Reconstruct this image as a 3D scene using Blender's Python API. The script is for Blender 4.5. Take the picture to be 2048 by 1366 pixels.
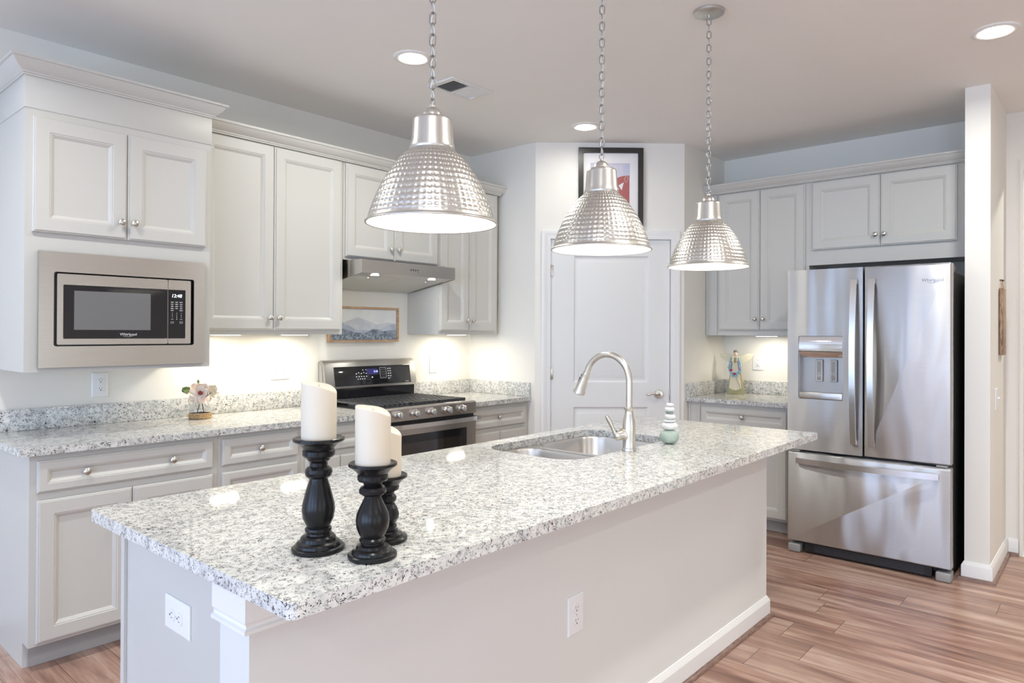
import bpy, bmesh, math, random
from mathutils import Vector, Matrix
random.seed(7)
S = bpy.context.scene
for o in list(bpy.data.objects): bpy.data.objects.remove(o)
COL = S.collection
PI = math.pi

# ------------------------------------------------------------------ camera
cam_d = bpy.data.cameras.new('camera'); cam = bpy.data.objects.new('camera', cam_d); COL.objects.link(cam)
yaw, pitch, roll, F, CX, CY = 0.70332, -0.004045, 0.004373, 1386.96, 1061.64, 659.39
fw = Vector((math.cos(yaw)*math.cos(pitch), math.sin(yaw)*math.cos(pitch), -math.sin(pitch)))
rt = Vector((math.sin(yaw), -math.cos(yaw), 0)); up = rt.cross(fw)
r2 = rt*math.cos(roll)+up*math.sin(roll); u2 = up*math.cos(roll)-rt*math.sin(roll)
M = Matrix((r2, u2, -fw)).transposed().to_4x4(); M.translation = (0, 0, 1.3878)
cam.matrix_world = M
cam_d.sensor_width = 36; cam_d.sensor_fit = 'HORIZONTAL'; cam_d.lens = F*36/2048
cam_d.shift_x = -(CX-1024)/2048; cam_d.shift_y = (CY-683)/2048
cam_d.clip_start = 0.05; cam_d.clip_end = 60
S.camera = cam

# ------------------------------------------------------------------ world, exposure, render quality
S.view_settings.view_transform = 'Standard'; S.view_settings.look = 'None'
S.view_settings.gamma = 1; S.view_settings.use_curve_mapping = False
S.view_settings.exposure = 0.09
w = bpy.data.worlds.new('daylight'); S.world = w; w.use_nodes = True
w.node_tree.nodes['Background'].inputs[0].default_value = (0.62, 0.78, 1.0, 1)
w.node_tree.nodes['Background'].inputs[1].default_value = 1.2
cy = S.cycles
cy.max_bounces = 8; cy.diffuse_bounces = 5; cy.glossy_bounces = 4; cy.transmission_bounces = 6; cy.transparent_max_bounces = 6
cy.sample_clamp_indirect = 6; cy.caustics_reflective = False; cy.caustics_refractive = False
cy.use_denoising = True

# room measures in metres
YW, XW, HC = 3.9586, 5.3261, 2.7913          # stove wall, refrigerator wall, ceiling
XR, YR = 3.9177, 3.2828                      # end of the stove wall's return
XD, YD = 4.6472, 2.4547                      # end of the diagonal pantry wall
XS, YS0, YS1, XB = 4.609, 0.547, 0.6695, 5.318
XL, YF = -3.7, -3.9                          # far side walls of the open room behind the camera
DAY = (0.44, 0.63, 0.97); NEUTRAL = (0.97, 1.0, 0.93); WARM = (0.97, 0.985, 0.93); SOFT = (1.0, 0.91, 0.74)

def lamp(name, kind, loc, rot, power, color, parent=None, **kw):
    d = bpy.data.lights.new(name, kind); d.energy = power; d.color = color
    for k, v in kw.items(): setattr(d, k, v)
    o = bpy.data.objects.new(name, d); o.location = loc; o.rotation_euler = rot; COL.objects.link(o)
    if parent: o.parent = parent
    return o
# daylight through the windows of the left and front walls (openings are built below)
WIN_L = [(-2.6, -1.3, 0.35, 2.35), (-0.3, 0.8, 0.35, 2.35), (1.5, 2.45, 0.05, 2.25), (2.75, 3.45, 0.05, 2.25)]      # y0,y1,z0,z1 on the wall x=XL
WIN_F = [(-2.2, -0.6, 0.1, 2.2), (1.0, 2.6, 0.1, 2.2)]                                    # x0,x1,z0,z1 on the wall y=YF
for y0, y1, z0, z1 in WIN_L:
    lamp('window_daylight', 'AREA', (XL-0.10, (y0+y1)/2, (z0+z1)/2), (0, -PI/2, 0), 76*(y1-y0)/1.3, DAY, shape='RECTANGLE', size=z1-z0, size_y=y1-y0)
for x0, x1, z0, z1 in WIN_F:
    lamp('window_daylight', 'AREA', ((x0+x1)/2, YF-0.10, (z0+z1)/2), (PI/2, 0, 0), 17, NEUTRAL, shape='RECTANGLE', size=x1-x0, size_y=z1-z0)
P_CAN, P_PEND, P_BAR = 14, 2.8, 2.2

# ------------------------------------------------------------------ helpers
def setp(o, label=None, cat=None, group=None, kind=None):
    if label: o['label'] = label
    if cat: o['category'] = cat
    if group: o['group'] = group
    if kind: o['kind'] = kind
    return o
def thing(name, label, cat, loc=(0, 0, 0), rz=0, group=None):
    o = bpy.data.objects.new(name, None); o.empty_display_size = .1; COL.objects.link(o)
    o.location = loc; o.rotation_euler = (0, 0, rz)
    return setp(o, label, cat, group)
class MB:
    def __init__(s): s.bm = bmesh.new()
    def box(s, x0, x1, y0, y1, z0, z1, bev=0, seg=2):
        x0, x1 = sorted((x0, x1)); y0, y1 = sorted((y0, y1)); z0, z1 = sorted((z0, z1))
        m = Matrix.Translation(((x0+x1)/2, (y0+y1)/2, (z0+z1)/2)) @ Matrix.Diagonal((x1-x0, y1-y0, z1-z0, 1))
        g = bmesh.ops.create_cube(s.bm, size=1, matrix=m)
        if bev:
            ed = list({e for v in g['verts'] for e in v.link_edges})
            bmesh.ops.bevel(s.bm, geom=ed, offset=bev, segments=seg, affect='EDGES', profile=.5)
        return s
    def rings(s, loops, cap0=True, cap1=True, close=True):
        R = [[s.bm.verts.new(p) for p in L] for L in loops]
        n = len(R[0])
        for a, b in zip(R[:-1], R[1:]):
            for i in range(n if close else n-1):
                j = (i+1) % n
                try: s.bm.faces.new((a[i], a[j], b[j], b[i]))
                except ValueError: pass
        if cap0:
            try: s.bm.faces.new(R[0][::-1])
            except ValueError: pass
        if cap1:
            try: s.bm.faces.new(R[-1])
            except ValueError: pass
        return s
    def lathe(s, prof, c=(0, 0, 0), ax='z', n=32, sx=1, sy=1, cap=True):
        L = []
        for r, h in prof:
            r = max(r, 1e-5); ring = []
            for i in range(n):
                a = 2*PI*i/n; p, q = r*math.cos(a)*sx, r*math.sin(a)*sy
                if ax == 'z': v = (p, q, h)
                elif ax == 'y': v = (p, h, q)
                elif ax == '-y': v = (p, -h, -q)
                elif ax == 'x': v = (h, p, q)
                ring.append((c[0]+v[0], c[1]+v[1], c[2]+v[2]))
            L.append(ring)
        return s.rings(L, cap, cap)
    def tube(s, pts, r, n=10, closed=False, flat=None):
        pts = [Vector(p) for p in pts]; L = []; m = len(pts)
        rr = r if isinstance(r, (list, tuple)) else [r]*m
        prev = None
        for i, p in enumerate(pts):
            if closed: t = pts[(i+1) % m]-pts[i-1]
            else: t = pts[min(i+1, m-1)]-pts[max(i-1, 0)]
            t.normalize()
            if prev is None:
                a = Vector((0, 0, 1)) if abs(t.z) < .9 else Vector((1, 0, 0))
                nrm = t.cross(a).normalized()
            else: nrm = (prev-t*prev.dot(t)).normalized()
            prev = nrm; b = t.cross(nrm)
            L.append([p+(nrm*math.cos(2*PI*k/n)+b*math.sin(2*PI*k/n))*rr[i] for k in range(n)])
        if closed: L.append(L[0]); return s.rings(L, False, False)
        return s.rings(L)
    def prism(s, poly, a, b, ax='z'):           # poly of 2-D points, extruded from a to b along ax
        def P(p, h):
            return {'z': (p[0], p[1], h), 'y': (p[0], h, p[1]), 'x': (h, p[0], p[1])}[ax]
        return s.rings([[P(p, a) for p in poly], [P(p, b) for p in poly]])
    def plate(s, outer, holes, a, b, ax='y', bev=0):   # plate with holes
        bm = bmesh.new()
        def P(p, h):
            return {'z': (p[0], p[1], h), 'y': (p[0], h, p[1]), 'x': (h, p[0], p[1])}[ax]
        es = []
        for L in [outer]+holes:
            vs = [bm.verts.new(P(p, a)) for p in L]
            es += [bm.edges.new((vs[i], vs[(i+1) % len(vs)])) for i in range(len(vs))]
        bmesh.ops.triangle_fill(bm, edges=es, use_beauty=True, use_dissolve=False)
        fs = list(bm.faces)
        r = bmesh.ops.extrude_face_region(bm, geom=fs)
        d = Vector(P((0, 0), b))-Vector(P((0, 0), a))
        for v in [g for g in r['geom'] if isinstance(g, bmesh.types.BMVert)]: v.co += d
        if bev:
            ed = [e for e in bm.edges if len(e.link_faces) == 2 and e.calc_face_angle(0) > 1.2]
            bmesh.ops.bevel(bm, geom=ed, offset=bev, segments=2, affect='EDGES', profile=.5)
        s.merge(bm); return s
    def merge(s, bm):
        me = bpy.data.meshes.new('t'); bm.to_mesh(me); bm.free(); s.bm.from_mesh(me); bpy.data.meshes.remove(me)
    def panel(s, x0, x1, z0, z1, prof, y=0):     # concentric moulded panel facing -y; prof = (inset, outward)
        L = []
        for i, d in prof:
            L.append([(x0+i, y-d, z0+i), (x1-i, y-d, z0+i), (x1-i, y-d, z1-i), (x0+i, y-d, z1-i)])
        return s.rings(L)
    def sweep(s, path, prof, closed=False):       # path in plan (x,y), outward = right of travel; prof = (out, z)
        n = len(path); L = []
        P = [Vector(p) for p in path]
        for i in range(n):
            def nr(a, b): t = (b-a).normalized(); return Vector((t.y, -t.x))
            if closed: n1, n2 = nr(P[i-1], P[i]), nr(P[i], P[(i+1) % n])
            elif i == 0: n1 = n2 = nr(P[0], P[1])
            elif i == n-1: n1 = n2 = nr(P[-2], P[-1])
            else: n1, n2 = nr(P[i-1], P[i]), nr(P[i], P[i+1])
            m = (n1+n2)/(1+n1.dot(n2))
            L.append([(P[i].x+m.x*o, P[i].y+m.y*o, z) for o, z in prof])
        if closed: L.append(L[0])
        return s.rings(L, not closed, not closed)
    def tf(s, mat): bmesh.ops.transform(s.bm, matrix=mat, verts=s.bm.verts); return s
    def build(s, name, mat, parent=None, ang=35, label=None, smooth=True):
        bmesh.ops.recalc_face_normals(s.bm, faces=s.bm.faces)
        me = bpy.data.meshes.new(name); s.bm.to_mesh(me); s.bm.free()
        me.materials.append(mat)
        if smooth:
            me.polygons.foreach_set('use_smooth', [True]*len(me.polygons)); me.set_sharp_from_angle(angle=math.radians(ang))
        o = bpy.data.objects.new(name, me); COL.objects.link(o)
        if parent: o.parent = parent
        if label: o['label'] = label
        return o
def rrect(x0, x1, y0, y1, r, n=6):
    P = []
    for cx, cy_, a0 in ((x1-r, y0+r, -90), (x1-r, y1-r, 0), (x0+r, y1-r, 90), (x0+r, y0+r, 180)):
        for i in range(n+1):
            a = math.radians(a0+90*i/n); P.append((cx+r*math.cos(a), cy_+r*math.sin(a)))
    return P
def text_mb(mb, s, size, x, y, z, depth=.0006, align='CENTER', shear=0):
    c = bpy.data.curves.new('t', 'FONT'); c.body = s; c.size = size; c.extrude = depth; c.align_x = align; c.shear = shear; c.resolution_u = 3
    o = bpy.data.objects.new('t', c); COL.objects.link(o)
    me = bpy.data.meshes.new_from_object(o.evaluated_get(bpy.context.evaluated_depsgraph_get()))
    me.transform(Matrix.Translation((x, y, z)) @ Matrix.Rotation(PI/2, 4, 'X'))
    mb.bm.from_mesh(me); bpy.data.objects.remove(o); bpy.data.meshes.remove(me); bpy.data.curves.remove(c)
    return mb

# ------------------------------------------------------------------ materials
def mat(name, col=(.8, .8, .8), rough=.5, metal=0, spec=.5, **kw):
    m = bpy.data.materials.new(name); m.use_nodes = True
    b = m.node_tree.nodes['Principled BSDF']
    b.inputs['Base Color'].default_value = (*col, 1); b.inputs['Roughness'].default_value = rough
    b.inputs['Metallic'].default_value = metal; b.inputs['Specular IOR Level'].default_value = spec
    for k, v in kw.items(): b.inputs[k].default_value = v
    return m
class NT:
    def __init__(s, m): s.t = m.node_tree; s.b = s.t.nodes['Principled BSDF']
    def n(s, kind, **kw):
        x = s.t.nodes.new(kind)
        for k, v in kw.items():
            if k.startswith('i_'):
                key = k[2:]; key = int(key) if key.isdigit() else key.replace('_', ' ')
                if isinstance(v, bpy.types.NodeSocket): s.t.links.new(v, x.inputs[key])
                else: x.inputs[key].default_value = v
            else: setattr(x, k, v)
        return x
    def l(s, a, b): s.t.links.new(a, b)
    def math(s, op, a, b=0., c=None):
        x = s.n('ShaderNodeMath', operation=op)
        for i, v in enumerate((a, b, c)):
            if v is None: continue
            if isinstance(v, bpy.types.NodeSocket): s.l(v, x.inputs[i])
            else: x.inputs[i].default_value = v
        return x.outputs[0]
    def ramp(s, f, stops, interp='LINEAR'):
        x = s.n('ShaderNodeValToRGB'); s.l(f, x.inputs[0]); e = x.color_ramp.elements; x.color_ramp.interpolation = interp
        while len(e) < len(stops): e.new(.5)
        for q, (p, c) in zip(e, stops): q.position = p; q.color = (*c, 1) if len(c) == 3 else c
        return x.outputs[0]
    def mix(s, f, a, b, mode='MIX'):
        x = s.n('ShaderNodeMix', data_type='RGBA', blend_type=mode)
        for i, v in ((0, f), (6, a), (7, b)):
            if isinstance(v, bpy.types.NodeSocket): s.l(v, x.inputs[i])
            else: x.inputs[i].default_value = v if i == 0 else (*v, 1)
        return x.outputs[2]
    def coord(s, scale=(1, 1, 1), rot=(0, 0, 0)):
        tc = s.n('ShaderNodeTexCoord'); mp = s.n('ShaderNodeMapping'); s.l(tc.outputs['Object'], mp.inputs[0])
        mp.inputs['Scale'].default_value = scale; mp.inputs['Rotation'].default_value = rot
        return mp.outputs[0]
    def noise(s, v, scale, detail=3, rough=.5, dist=0):
        x = s.n('ShaderNodeTexNoise', i_Scale=scale, i_Detail=detail, i_Roughness=rough, i_Distortion=dist); s.l(v, x.inputs['Vector']); return x.outputs[0]
    def bump(s, h, strength=.2, dist=.01, normal=None):
        x = s.n('ShaderNodeBump', i_Strength=strength, i_Distance=dist); s.l(h, x.inputs['Height'])
        if normal: s.l(normal, x.inputs['Normal'])
        s.l(x.outputs[0], s.b.inputs['Normal']); return x.outputs[0]

def painted(name, col, rough, bscale=180, bs=.05, var=.02):
    m = mat(name, col, rough); t = NT(m); v = t.coord()
    n = t.noise(v, 3, 2)
    t.l(t.mix(n, tuple(c*(1-var) for c in col), tuple(min(1, c*(1+var)) for c in col)), t.b.inputs['Base Color'])
    t.bump(t.noise(v, bscale, 2), bs, .001); return m
WALL = painted('wall_paint', (.85, .822, .755), .85, 250, .12)
CEIL = painted('ceiling_paint', (.90, .88, .84), .95, 250, .1)
TRIM = painted('white_trim_paint', (.84, .83, .80), .42, 80, .02)
DOORP = painted('white_door_paint', (.80, .795, .768), .45, 80, .03)
CAB = painted('grey_cabinet_paint', (.605, .59, .548), .42, 90, .03)
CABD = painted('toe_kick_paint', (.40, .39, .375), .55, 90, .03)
PLASTIC = mat('white_plastic', (.85, .85, .84), .35)
SLOT = mat('socket_slot', (.10, .10, .10), .5)
BLACKP = mat('black_plastic', (.018, .018, .02), .35)
BLACKG = mat('black_glass', (.012, .012, .014), .06, spec=.6)
GREYP = mat('grey_plastic', (.32, .32, .31), .4)
IRON = mat('cast_iron', (.07, .07, .074), .33, spec=.5)
NICKEL = mat('brushed_nickel', (.66, .63, .58), .28, 1)
CHROME = mat('chrome', (.85, .86, .88), .06, 1)
def steel(name, col=(.62, .60, .57), rough=.33, aniso=.75, vert=False, wav=.0, wscale=3.):
    m = mat(name, col, rough, 1); t = NT(m)
    t.b.inputs['Anisotropic'].default_value = aniso
    cv = t.n('ShaderNodeCombineXYZ', i_0=.02, i_1=.03, i_2=1.); t.l(cv.outputs[0], t.b.inputs['Tangent'])
    v = t.coord((6, 6, 400)); br = t.noise(v, 1, 2)
    t.l(t.mix(br, tuple(k*.93 for k in col), tuple(min(1, k*1.05) for k in col)), t.b.inputs['Base Color'])
    nrm = None
    if wav:
        v2 = t.coord((1, 1, .28)); bb = t.n('ShaderNodeBump', i_Strength=wav, i_Distance=.05); t.l(t.noise(v2, wscale, 1), bb.inputs['Height'])
        t.l(bb.outputs[0], t.b.inputs['Normal'])
    return m
STEEL = steel('stainless_steel')
STEELF = steel('refrigerator_steel', (.58, .575, .57), .42, .92, wav=.5, wscale=5)
BAR = mat('polished_steel_bar', (.68, .66, .64), .24, 1)
STEELD = steel('range_steel', (.50, .46, .42), .25, .7)
STEELS = steel('sink_steel', (.66, .64, .61), .27, .3)
CHAIN = mat('aged_nickel_chain', (.42, .41, .39), .32, 1)
PEWTER = mat('pewter_shade', (.60, .585, .55), .36, 1)
LINER = mat('white_enamel', (.92, .92, .90), .4)
WOODB = mat('black_wood', (.010, .0095, .010), .27, spec=.28)
WAX = mat('ivory_wax', (.67, .60, .49), .5)
WAX.node_tree.nodes['Principled BSDF'].inputs['Subsurface Weight'].default_value = .25
WAX.node_tree.nodes['Principled BSDF'].inputs['Subsurface Radius'].default_value = (.02, .012, .006)
def emis(name, col, st, base=(.8, .8, .8)):
    m = mat(name, base, .5); b = m.node_tree.nodes['Principled BSDF']
    b.inputs['Emission Color'].default_value = (*col, 1); b.inputs['Emission Strength'].default_value = st; return m
LENS = emis('lit_lens', (1, .94, .86), 25); PUCKE = emis('lit_puck', (1, .93, .85), 12); BULB = emis('lit_bulb', (1, .95, .90), 12)
LED = emis('clock_digits', (.75, .85, 1), 3, (.02, .02, .02)); LEDB = emis('blue_digits', (.35, .40, 1), 2.5, (.02, .02, .02))
INKW = mat('white_print', (.75, .75, .75), .5)
def granite():
    m = mat('granite', (.8, .8, .75), .04, spec=.5); t = NT(m); v = t.coord()
    base = t.ramp(t.noise(v, 22, 4, .6), [(.30, (.48, .49, .475)), (.43, (.64, .64, .61)), (.60, (.75, .74, .70))])
    g = t.ramp(t.noise(v, 60, 3, .65, .8), [(.50, (0, 0, 0)), (.62, (1, 1, 1))])
    base = t.mix(t.math('MULTIPLY', g, .34), base, (.42, .43, .44))
    # wiggly dark veinlets: thin ridges of distorted noise, present only in patches
    def vein(sc, w, lo, dist, msc):
        n = t.noise(v, sc, 2, .5, dist); r = t.math('ABSOLUTE', t.math('SUBTRACT', n, .5))
        ln = t.math('SUBTRACT', 1., t.math('DIVIDE', r, w)); ln = t.math('MAXIMUM', ln, 0.)
        k = t.ramp(t.noise(v, msc, 2, .5), [(lo, (0, 0, 0)), (lo+.05, (1, 1, 1))])
        return t.math('MULTIPLY', t.math('MINIMUM', t.math('MULTIPLY', ln, 2.5), 1.), k)
    a = vein(50, .028, .49, 1.8, 95); b = vein(95, .040, .50, 1.5, 60)
    base = t.mix(a, base, (.022, .022, .026)); base = t.mix(t.math('MULTIPLY', b, .85), base, (.09, .09, .10))
    vo = t.n('ShaderNodeTexVoronoi', i_Scale=55.); t.l(v, vo.inputs['Vector'])
    sp = t.ramp(vo.outputs['Distance'], [(.14, (1, 1, 1)), (.22, (0, 0, 0))])
    sp = t.math('MULTIPLY', sp, t.ramp(t.noise(v, 9, 1), [(.55, (0, 0, 0)), (.62, (1, 1, 1))]))
    base = t.mix(sp, base, (.10, .035, .03))
    t.l(base, t.b.inputs['Base Color']); return m
GRANITE = granite()
def floorm():
    m = mat('plank_floor', (.4, .3, .25), .3, spec=.45); t = NT(m)
    tc = t.n('ShaderNodeTexCoord'); sp = t.n('ShaderNodeSeparateXYZ'); t.l(tc.outputs['Object'], sp.inputs[0])
    W, Lg = .187, 1.22
    row = t.math('FLOOR', t.math('DIVIDE', sp.outputs[0], W))
    rn = t.n('ShaderNodeTexWhiteNoise', noise_dimensions='1D'); t.l(row, rn.inputs['W'])
    yy = t.math('ADD', t.math('DIVIDE', sp.outputs[1], Lg), t.math('MULTIPLY', rn.outputs[0], 7.3))
    col = t.math('FLOOR', yy)
    cmb = t.n('ShaderNodeCombineXYZ'); t.l(row, cmb.inputs[0]); t.l(col, cmb.inputs[1])
    pn = t.n('ShaderNodeTexWhiteNoise', noise_dimensions='2D'); t.l(cmb.outputs[0], pn.inputs['Vector'])
    off = t.n('ShaderNodeVectorMath', operation='MULTIPLY_ADD'); t.l(cmb.outputs[0], off.inputs[0]); off.inputs[1].default_value = (3.7, 5.1, 0); t.l(tc.outputs['Object'], off.inputs[2])
    mp = t.n('ShaderNodeMapping'); t.l(off.outputs[0], mp.inputs[0]); mp.inputs['Scale'].default_value = (1, .085, 1)
    g = t.noise(mp.outputs[0], 14, 5, .62, .4)
    mp2 = t.n('ShaderNodeMapping'); t.l(off.outputs[0], mp2.inputs[0]); mp2.inputs['Scale'].default_value = (1, .035, 1)
    fine = t.noise(mp2.outputs[0], 120, 2, .6)
    c = t.ramp(g, [(.31, (.14, .060, .040)), (.44, (.30, .155, .110)), (.55, (.46, .28, .21)), (.68, (.60, .44, .36))])
    c = t.mix(t.math('MULTIPLY', t.ramp(fine, [(.38, (1, 1, 1)), (.5, (0, 0, 0))]), .35), c, (.10, .055, .045))
    c = t.mix(t.math('MULTIPLY', pn.outputs[0], .35), c, (.50, .36, .29))
    fx = t.math('FRACT', t.math('DIVIDE', sp.outputs[0], W)); fy = t.math('FRACT', yy)
    ex = t.math('MINIMUM', fx, t.math('SUBTRACT', 1., fx)); ey = t.math('MINIMUM', fy, t.math('SUBTRACT', 1., fy))
    gap = t.math('MAXIMUM', t.math('LESS_THAN', ex, .006), t.math('LESS_THAN', ey, .0012))
    c = t.mix(t.math('MULTIPLY', gap, .75), c, (.03, .02, .015))
    t.l(c, t.b.inputs['Base Color'])
    t.l(t.math('ADD', .24, t.math('MULTIPLY', g, .16)), t.b.inputs['Roughness'])
    t.bump(t.math('SUBTRACT', t.math('MULTIPLY', fine, .3), gap), .25, .0008)
    return m
FLOOR = floorm()
def wood(name, a, b, sc=(1, 8, 8), rough=.5, n=6):
    m = mat(name, a, rough); t = NT(m); v = t.coord(sc)
    t.l(t.ramp(t.noise(v, n, 4, .6, .5), [(.35, a), (.65, b)]), t.b.inputs['Base Color']); return m
SHOE = wood('shoe_moulding_wood', (.14, .07, .05), (.30, .19, .15), (4, 4, 60), .35)
PINE = wood('light_wood', (.42, .25, .14), (.62, .42, .26), (3, 3, 20))
RUSTIC = wood('rustic_wood', (.16, .08, .04), (.50, .33, .22), (20, 20, 3))
def duo(name, a, b, sc, rough=.7, thr=.5):
    m = mat(name, a, rough); t = NT(m); v = t.coord()
    t.l(t.ramp(t.noise(v, sc, 4, .6), [(thr-.12, a), (thr+.12, b)]), t.b.inputs['Base Color']); return m

# ------------------------------------------------------------------ setting
def struct(name, mb, m, parent=None, **k):
    o = mb.build(name, m, parent, **k)
    if parent is None: o['kind'] = 'structure'
    return o
T = .12
struct('floor', MB().box(XL-T, 8.0, YF-T, YW+T, -.1, 0), FLOOR)
struct('ceiling', MB().box(XL-T, 8.0, YF-T, YW+T, HC, HC+.1), CEIL)
struct('wall_back', MB().box(XL-T, XR, YW, YW+T, 0, HC), WALL)
struct('wall_return', MB().box(XR, XR+.05, YR, YW+T, 0, HC), WALL)
struct('wall_recess', MB().box(XD, XW, YD, YD+.05, 0, HC), WALL)
struct('wall_right', MB().box(XW, XW+T, YS0-.02, YD+.05, 0, HC), WALL)
struct('wall_stub', MB().box(XS, XW, YS0, YS1, 0, HC), WALL)
# wall of the hall behind the stub, with its doorway
struct('wall_hall', MB().plate([(-3.0, 0), (YS0, 0), (YS0, HC), (-3.0, HC)], [[(-.55, .001), (.462, .001), (.462, 2.42), (-.55, 2.42)]], XB, XB+T, 'x'), WALL)
struct('wall_hall_far', MB().box(6.9, 7.0, -3.0, 2.4, 0, HC), WALL)
struct('wall_hall_side', MB().box(5.5, 7.0, 1.2, 1.3, 0, HC), WALL)
struct('wall_dining', MB().box(XB, 8.0, YF-T, -2.9, 0, HC), WALL)
# left and front walls of the open room, pierced for the windows
def holes(L): return [[(a, c), (b, c), (b, d), (a, d)] for a, b, c, d in L]
struct('wall_left', MB().plate([(YF-T, 0), (YW+T, 0), (YW+T, HC), (YF-T, HC)], holes(WIN_L), XL-T, XL, 'x'), WALL)
struct('wall_front', MB().plate([(XL, 0), (XB, 0), (XB, HC), (XL, HC)], holes(WIN_F), YF-T, YF, 'y'), WALL)
k = 0
for y0, y1, z0, z1 in WIN_L:
    k += 1; mb = MB().plate([(y0-.08, z0-.08), (y1+.08, z0-.08), (y1+.08, z1+.08), (y0-.08, z1+.08)], [[(y0, z0), (y1, z0), (y1, z1), (y0, z1)]], XL, XL+.02, 'x')
    mb.box(XL-.06, XL-.02, y0, y1, (z0+z1)/2-.025, (z0+z1)/2+.025).box(XL-.06, XL-.02, (y0+y1)/2-.03, (y0+y1)/2+.03, z0, z1)
    struct('window_%d' % k, mb, TRIM)
for x0, x1, z0, z1 in WIN_F:
    k += 1; mb = MB().plate([(x0-.08, z0-.08), (x1+.08, z0-.08), (x1+.08, z1+.08), (x0-.08, z1+.08)], [[(x0, z0), (x1, z0), (x1, z1), (x0, z1)]], YF, YF+.02, 'y')
    mb.box((x0+x1)/2-.03, (x0+x1)/2+.03, YF-.06, YF-.02, z0, z1)
    struct('window_%d' % k, mb, TRIM)
# diagonal pantry wall, local frame: x along the wall to the right, y into the wall
DA = math.atan2(YD-YR, XD-XR); DL = math.hypot(XD-XR, YD-YR)
def diag(o): o.location = (XR, YR, 0); o.rotation_euler = (0, 0, DA); return o
diag(struct('wall_pantry', MB().plate([(0, 0), (DL, 0), (DL, HC), (0, HC)], [[(.106, .0005), (1.012, .0005), (1.012, 2.086), (.106, 2.086)]], 0, .11, 'y'), WALL))
# casing round the pantry door
mb = MB()
cas = [(0, 0), (0, .010), (.012, .013), (.030, .012), (.040, .018), (.056, .020), (.062, .018), (.062, 0)]     # (from the opening outward, thickness)
L = []
for x, z, sx, sz in ((.106, 0.0, -1, 0), (.106, 2.086, -1, 1), (1.012, 2.086, 1, 1), (1.012, 0.0, 1, 0)):
    L.append([(x+sx*(o-.006), -tk, z+sz*(o-.006)) for o, tk in cas])
mb.rings(L)
mb.box(.104, .114, 0, .11, 0, 2.082).box(1.004, 1.014, 0, .11, 0, 2.082).box(.104, 1.014, 0, .11, 2.080, 2.090)
diag(struct('trim_1', mb, TRIM))
# the door itself
mb = MB(); dx0, dx1 = .118, 1.000
H_ = [(.286, .843, 1.02, 1.958), (.286, .843, .25, .84)]
mb.plate([(dx0, .012), (dx1, .012), (dx1, 2.073), (dx0, 2.073)], [[(a, c), (b, c), (b, d), (a, d)] for a, b, c, d in H_], .012, .047, 'y')
for a, b, c, d in H_:
    L = []
    for i, dp in ((0, 0), (.004, -.002), (.012, -.011), (.020, -.012), (.030, -.010), (.050, -.002), (.054, -.001)):
        L.append([(a+i, .012-dp, c+i), (b-i, .012-dp, c+i), (b-i, .012-dp, d-i), (a+i, .012-dp, d-i)])
    mb.rings(L, cap0=False)
door = diag(struct('door_1', mb, DOORP, ang=20))
mb = MB().lathe([(0, 0), (.033, 0), (.033, .006), (.028, .012), (.012, .014), (.011, .045), (0, .047)], (.921, .012, .934), '-y', 28)
mb.tube([(.921, -.030, .934), (.905, -.036, .938), (.885, -.037, .945), (.86, -.036, .940), (.835, -.036, .932), (.818, -.036, .936)], [.0085, .009, .008, .007, .0065, .005], 10)
mb.build('door_lever', NICKEL, door, label='satin nickel lever handle')
mb = MB().box(.9975, 1.0025, .004, .03, .90, .965, .001); mb.build('latch_plate', NICKEL, door)
for z in (1.815, 1.055, .25):
    MB().lathe([(0, -.045), (.006, -.045), (.006, .045), (0, .045)], (.113, .004, z+.03), 'z', 12).box(.113, .135, .008, .012, z-.012, z+.072, .001).build('hinge', NICKEL, door)
# pantry interior behind the door (dark) is closed off by the walls
# baseboards and shoe moulding
BB = [(0, 0), (.014, 0), (.014, .078), (.011, .086), (.007, .092), (.004, .100), (0, .102)]
def shoe_prof(b): return [(b, 0)]+[(b+.017*math.cos(a), .017*math.sin(a)) for a in (0, .3, .6, .9, 1.2, 1.5708)]
def base(name, path):
    o = struct('baseboard_'+name, MB().sweep(path, BB), TRIM)
    MB().sweep(path, shoe_prof(.0142)).build('shoe_moulding', SHOE, o, label='brown wood quarter round')
base('stub', [(XS+.5, YS1), (XS, YS1), (XS, YS0), (XB, YS0)][::1])
base('hall', [(XB, YS0-.015), (XB, .48)])
base('hall_right', [(XB, -.57), (XB, -2.9)])
base('left', [(XL, YF), (XL, YW)])
base('back', [(XL, YW), (.828, YW)])
base('front', [(XB, YF), (XL, YF)])
mb = MB()      # casing edge of the hall doorway
mb.plate([(-.62, 0), (.474, 0), (.474, 2.49), (-.62, 2.49)], [[(-.55, .0005), (.455, .0005), (.455, 2.42), (-.55, 2.42)]], XB-.018, XB, 'x')
struct('trim_2', mb, WALL)

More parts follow.
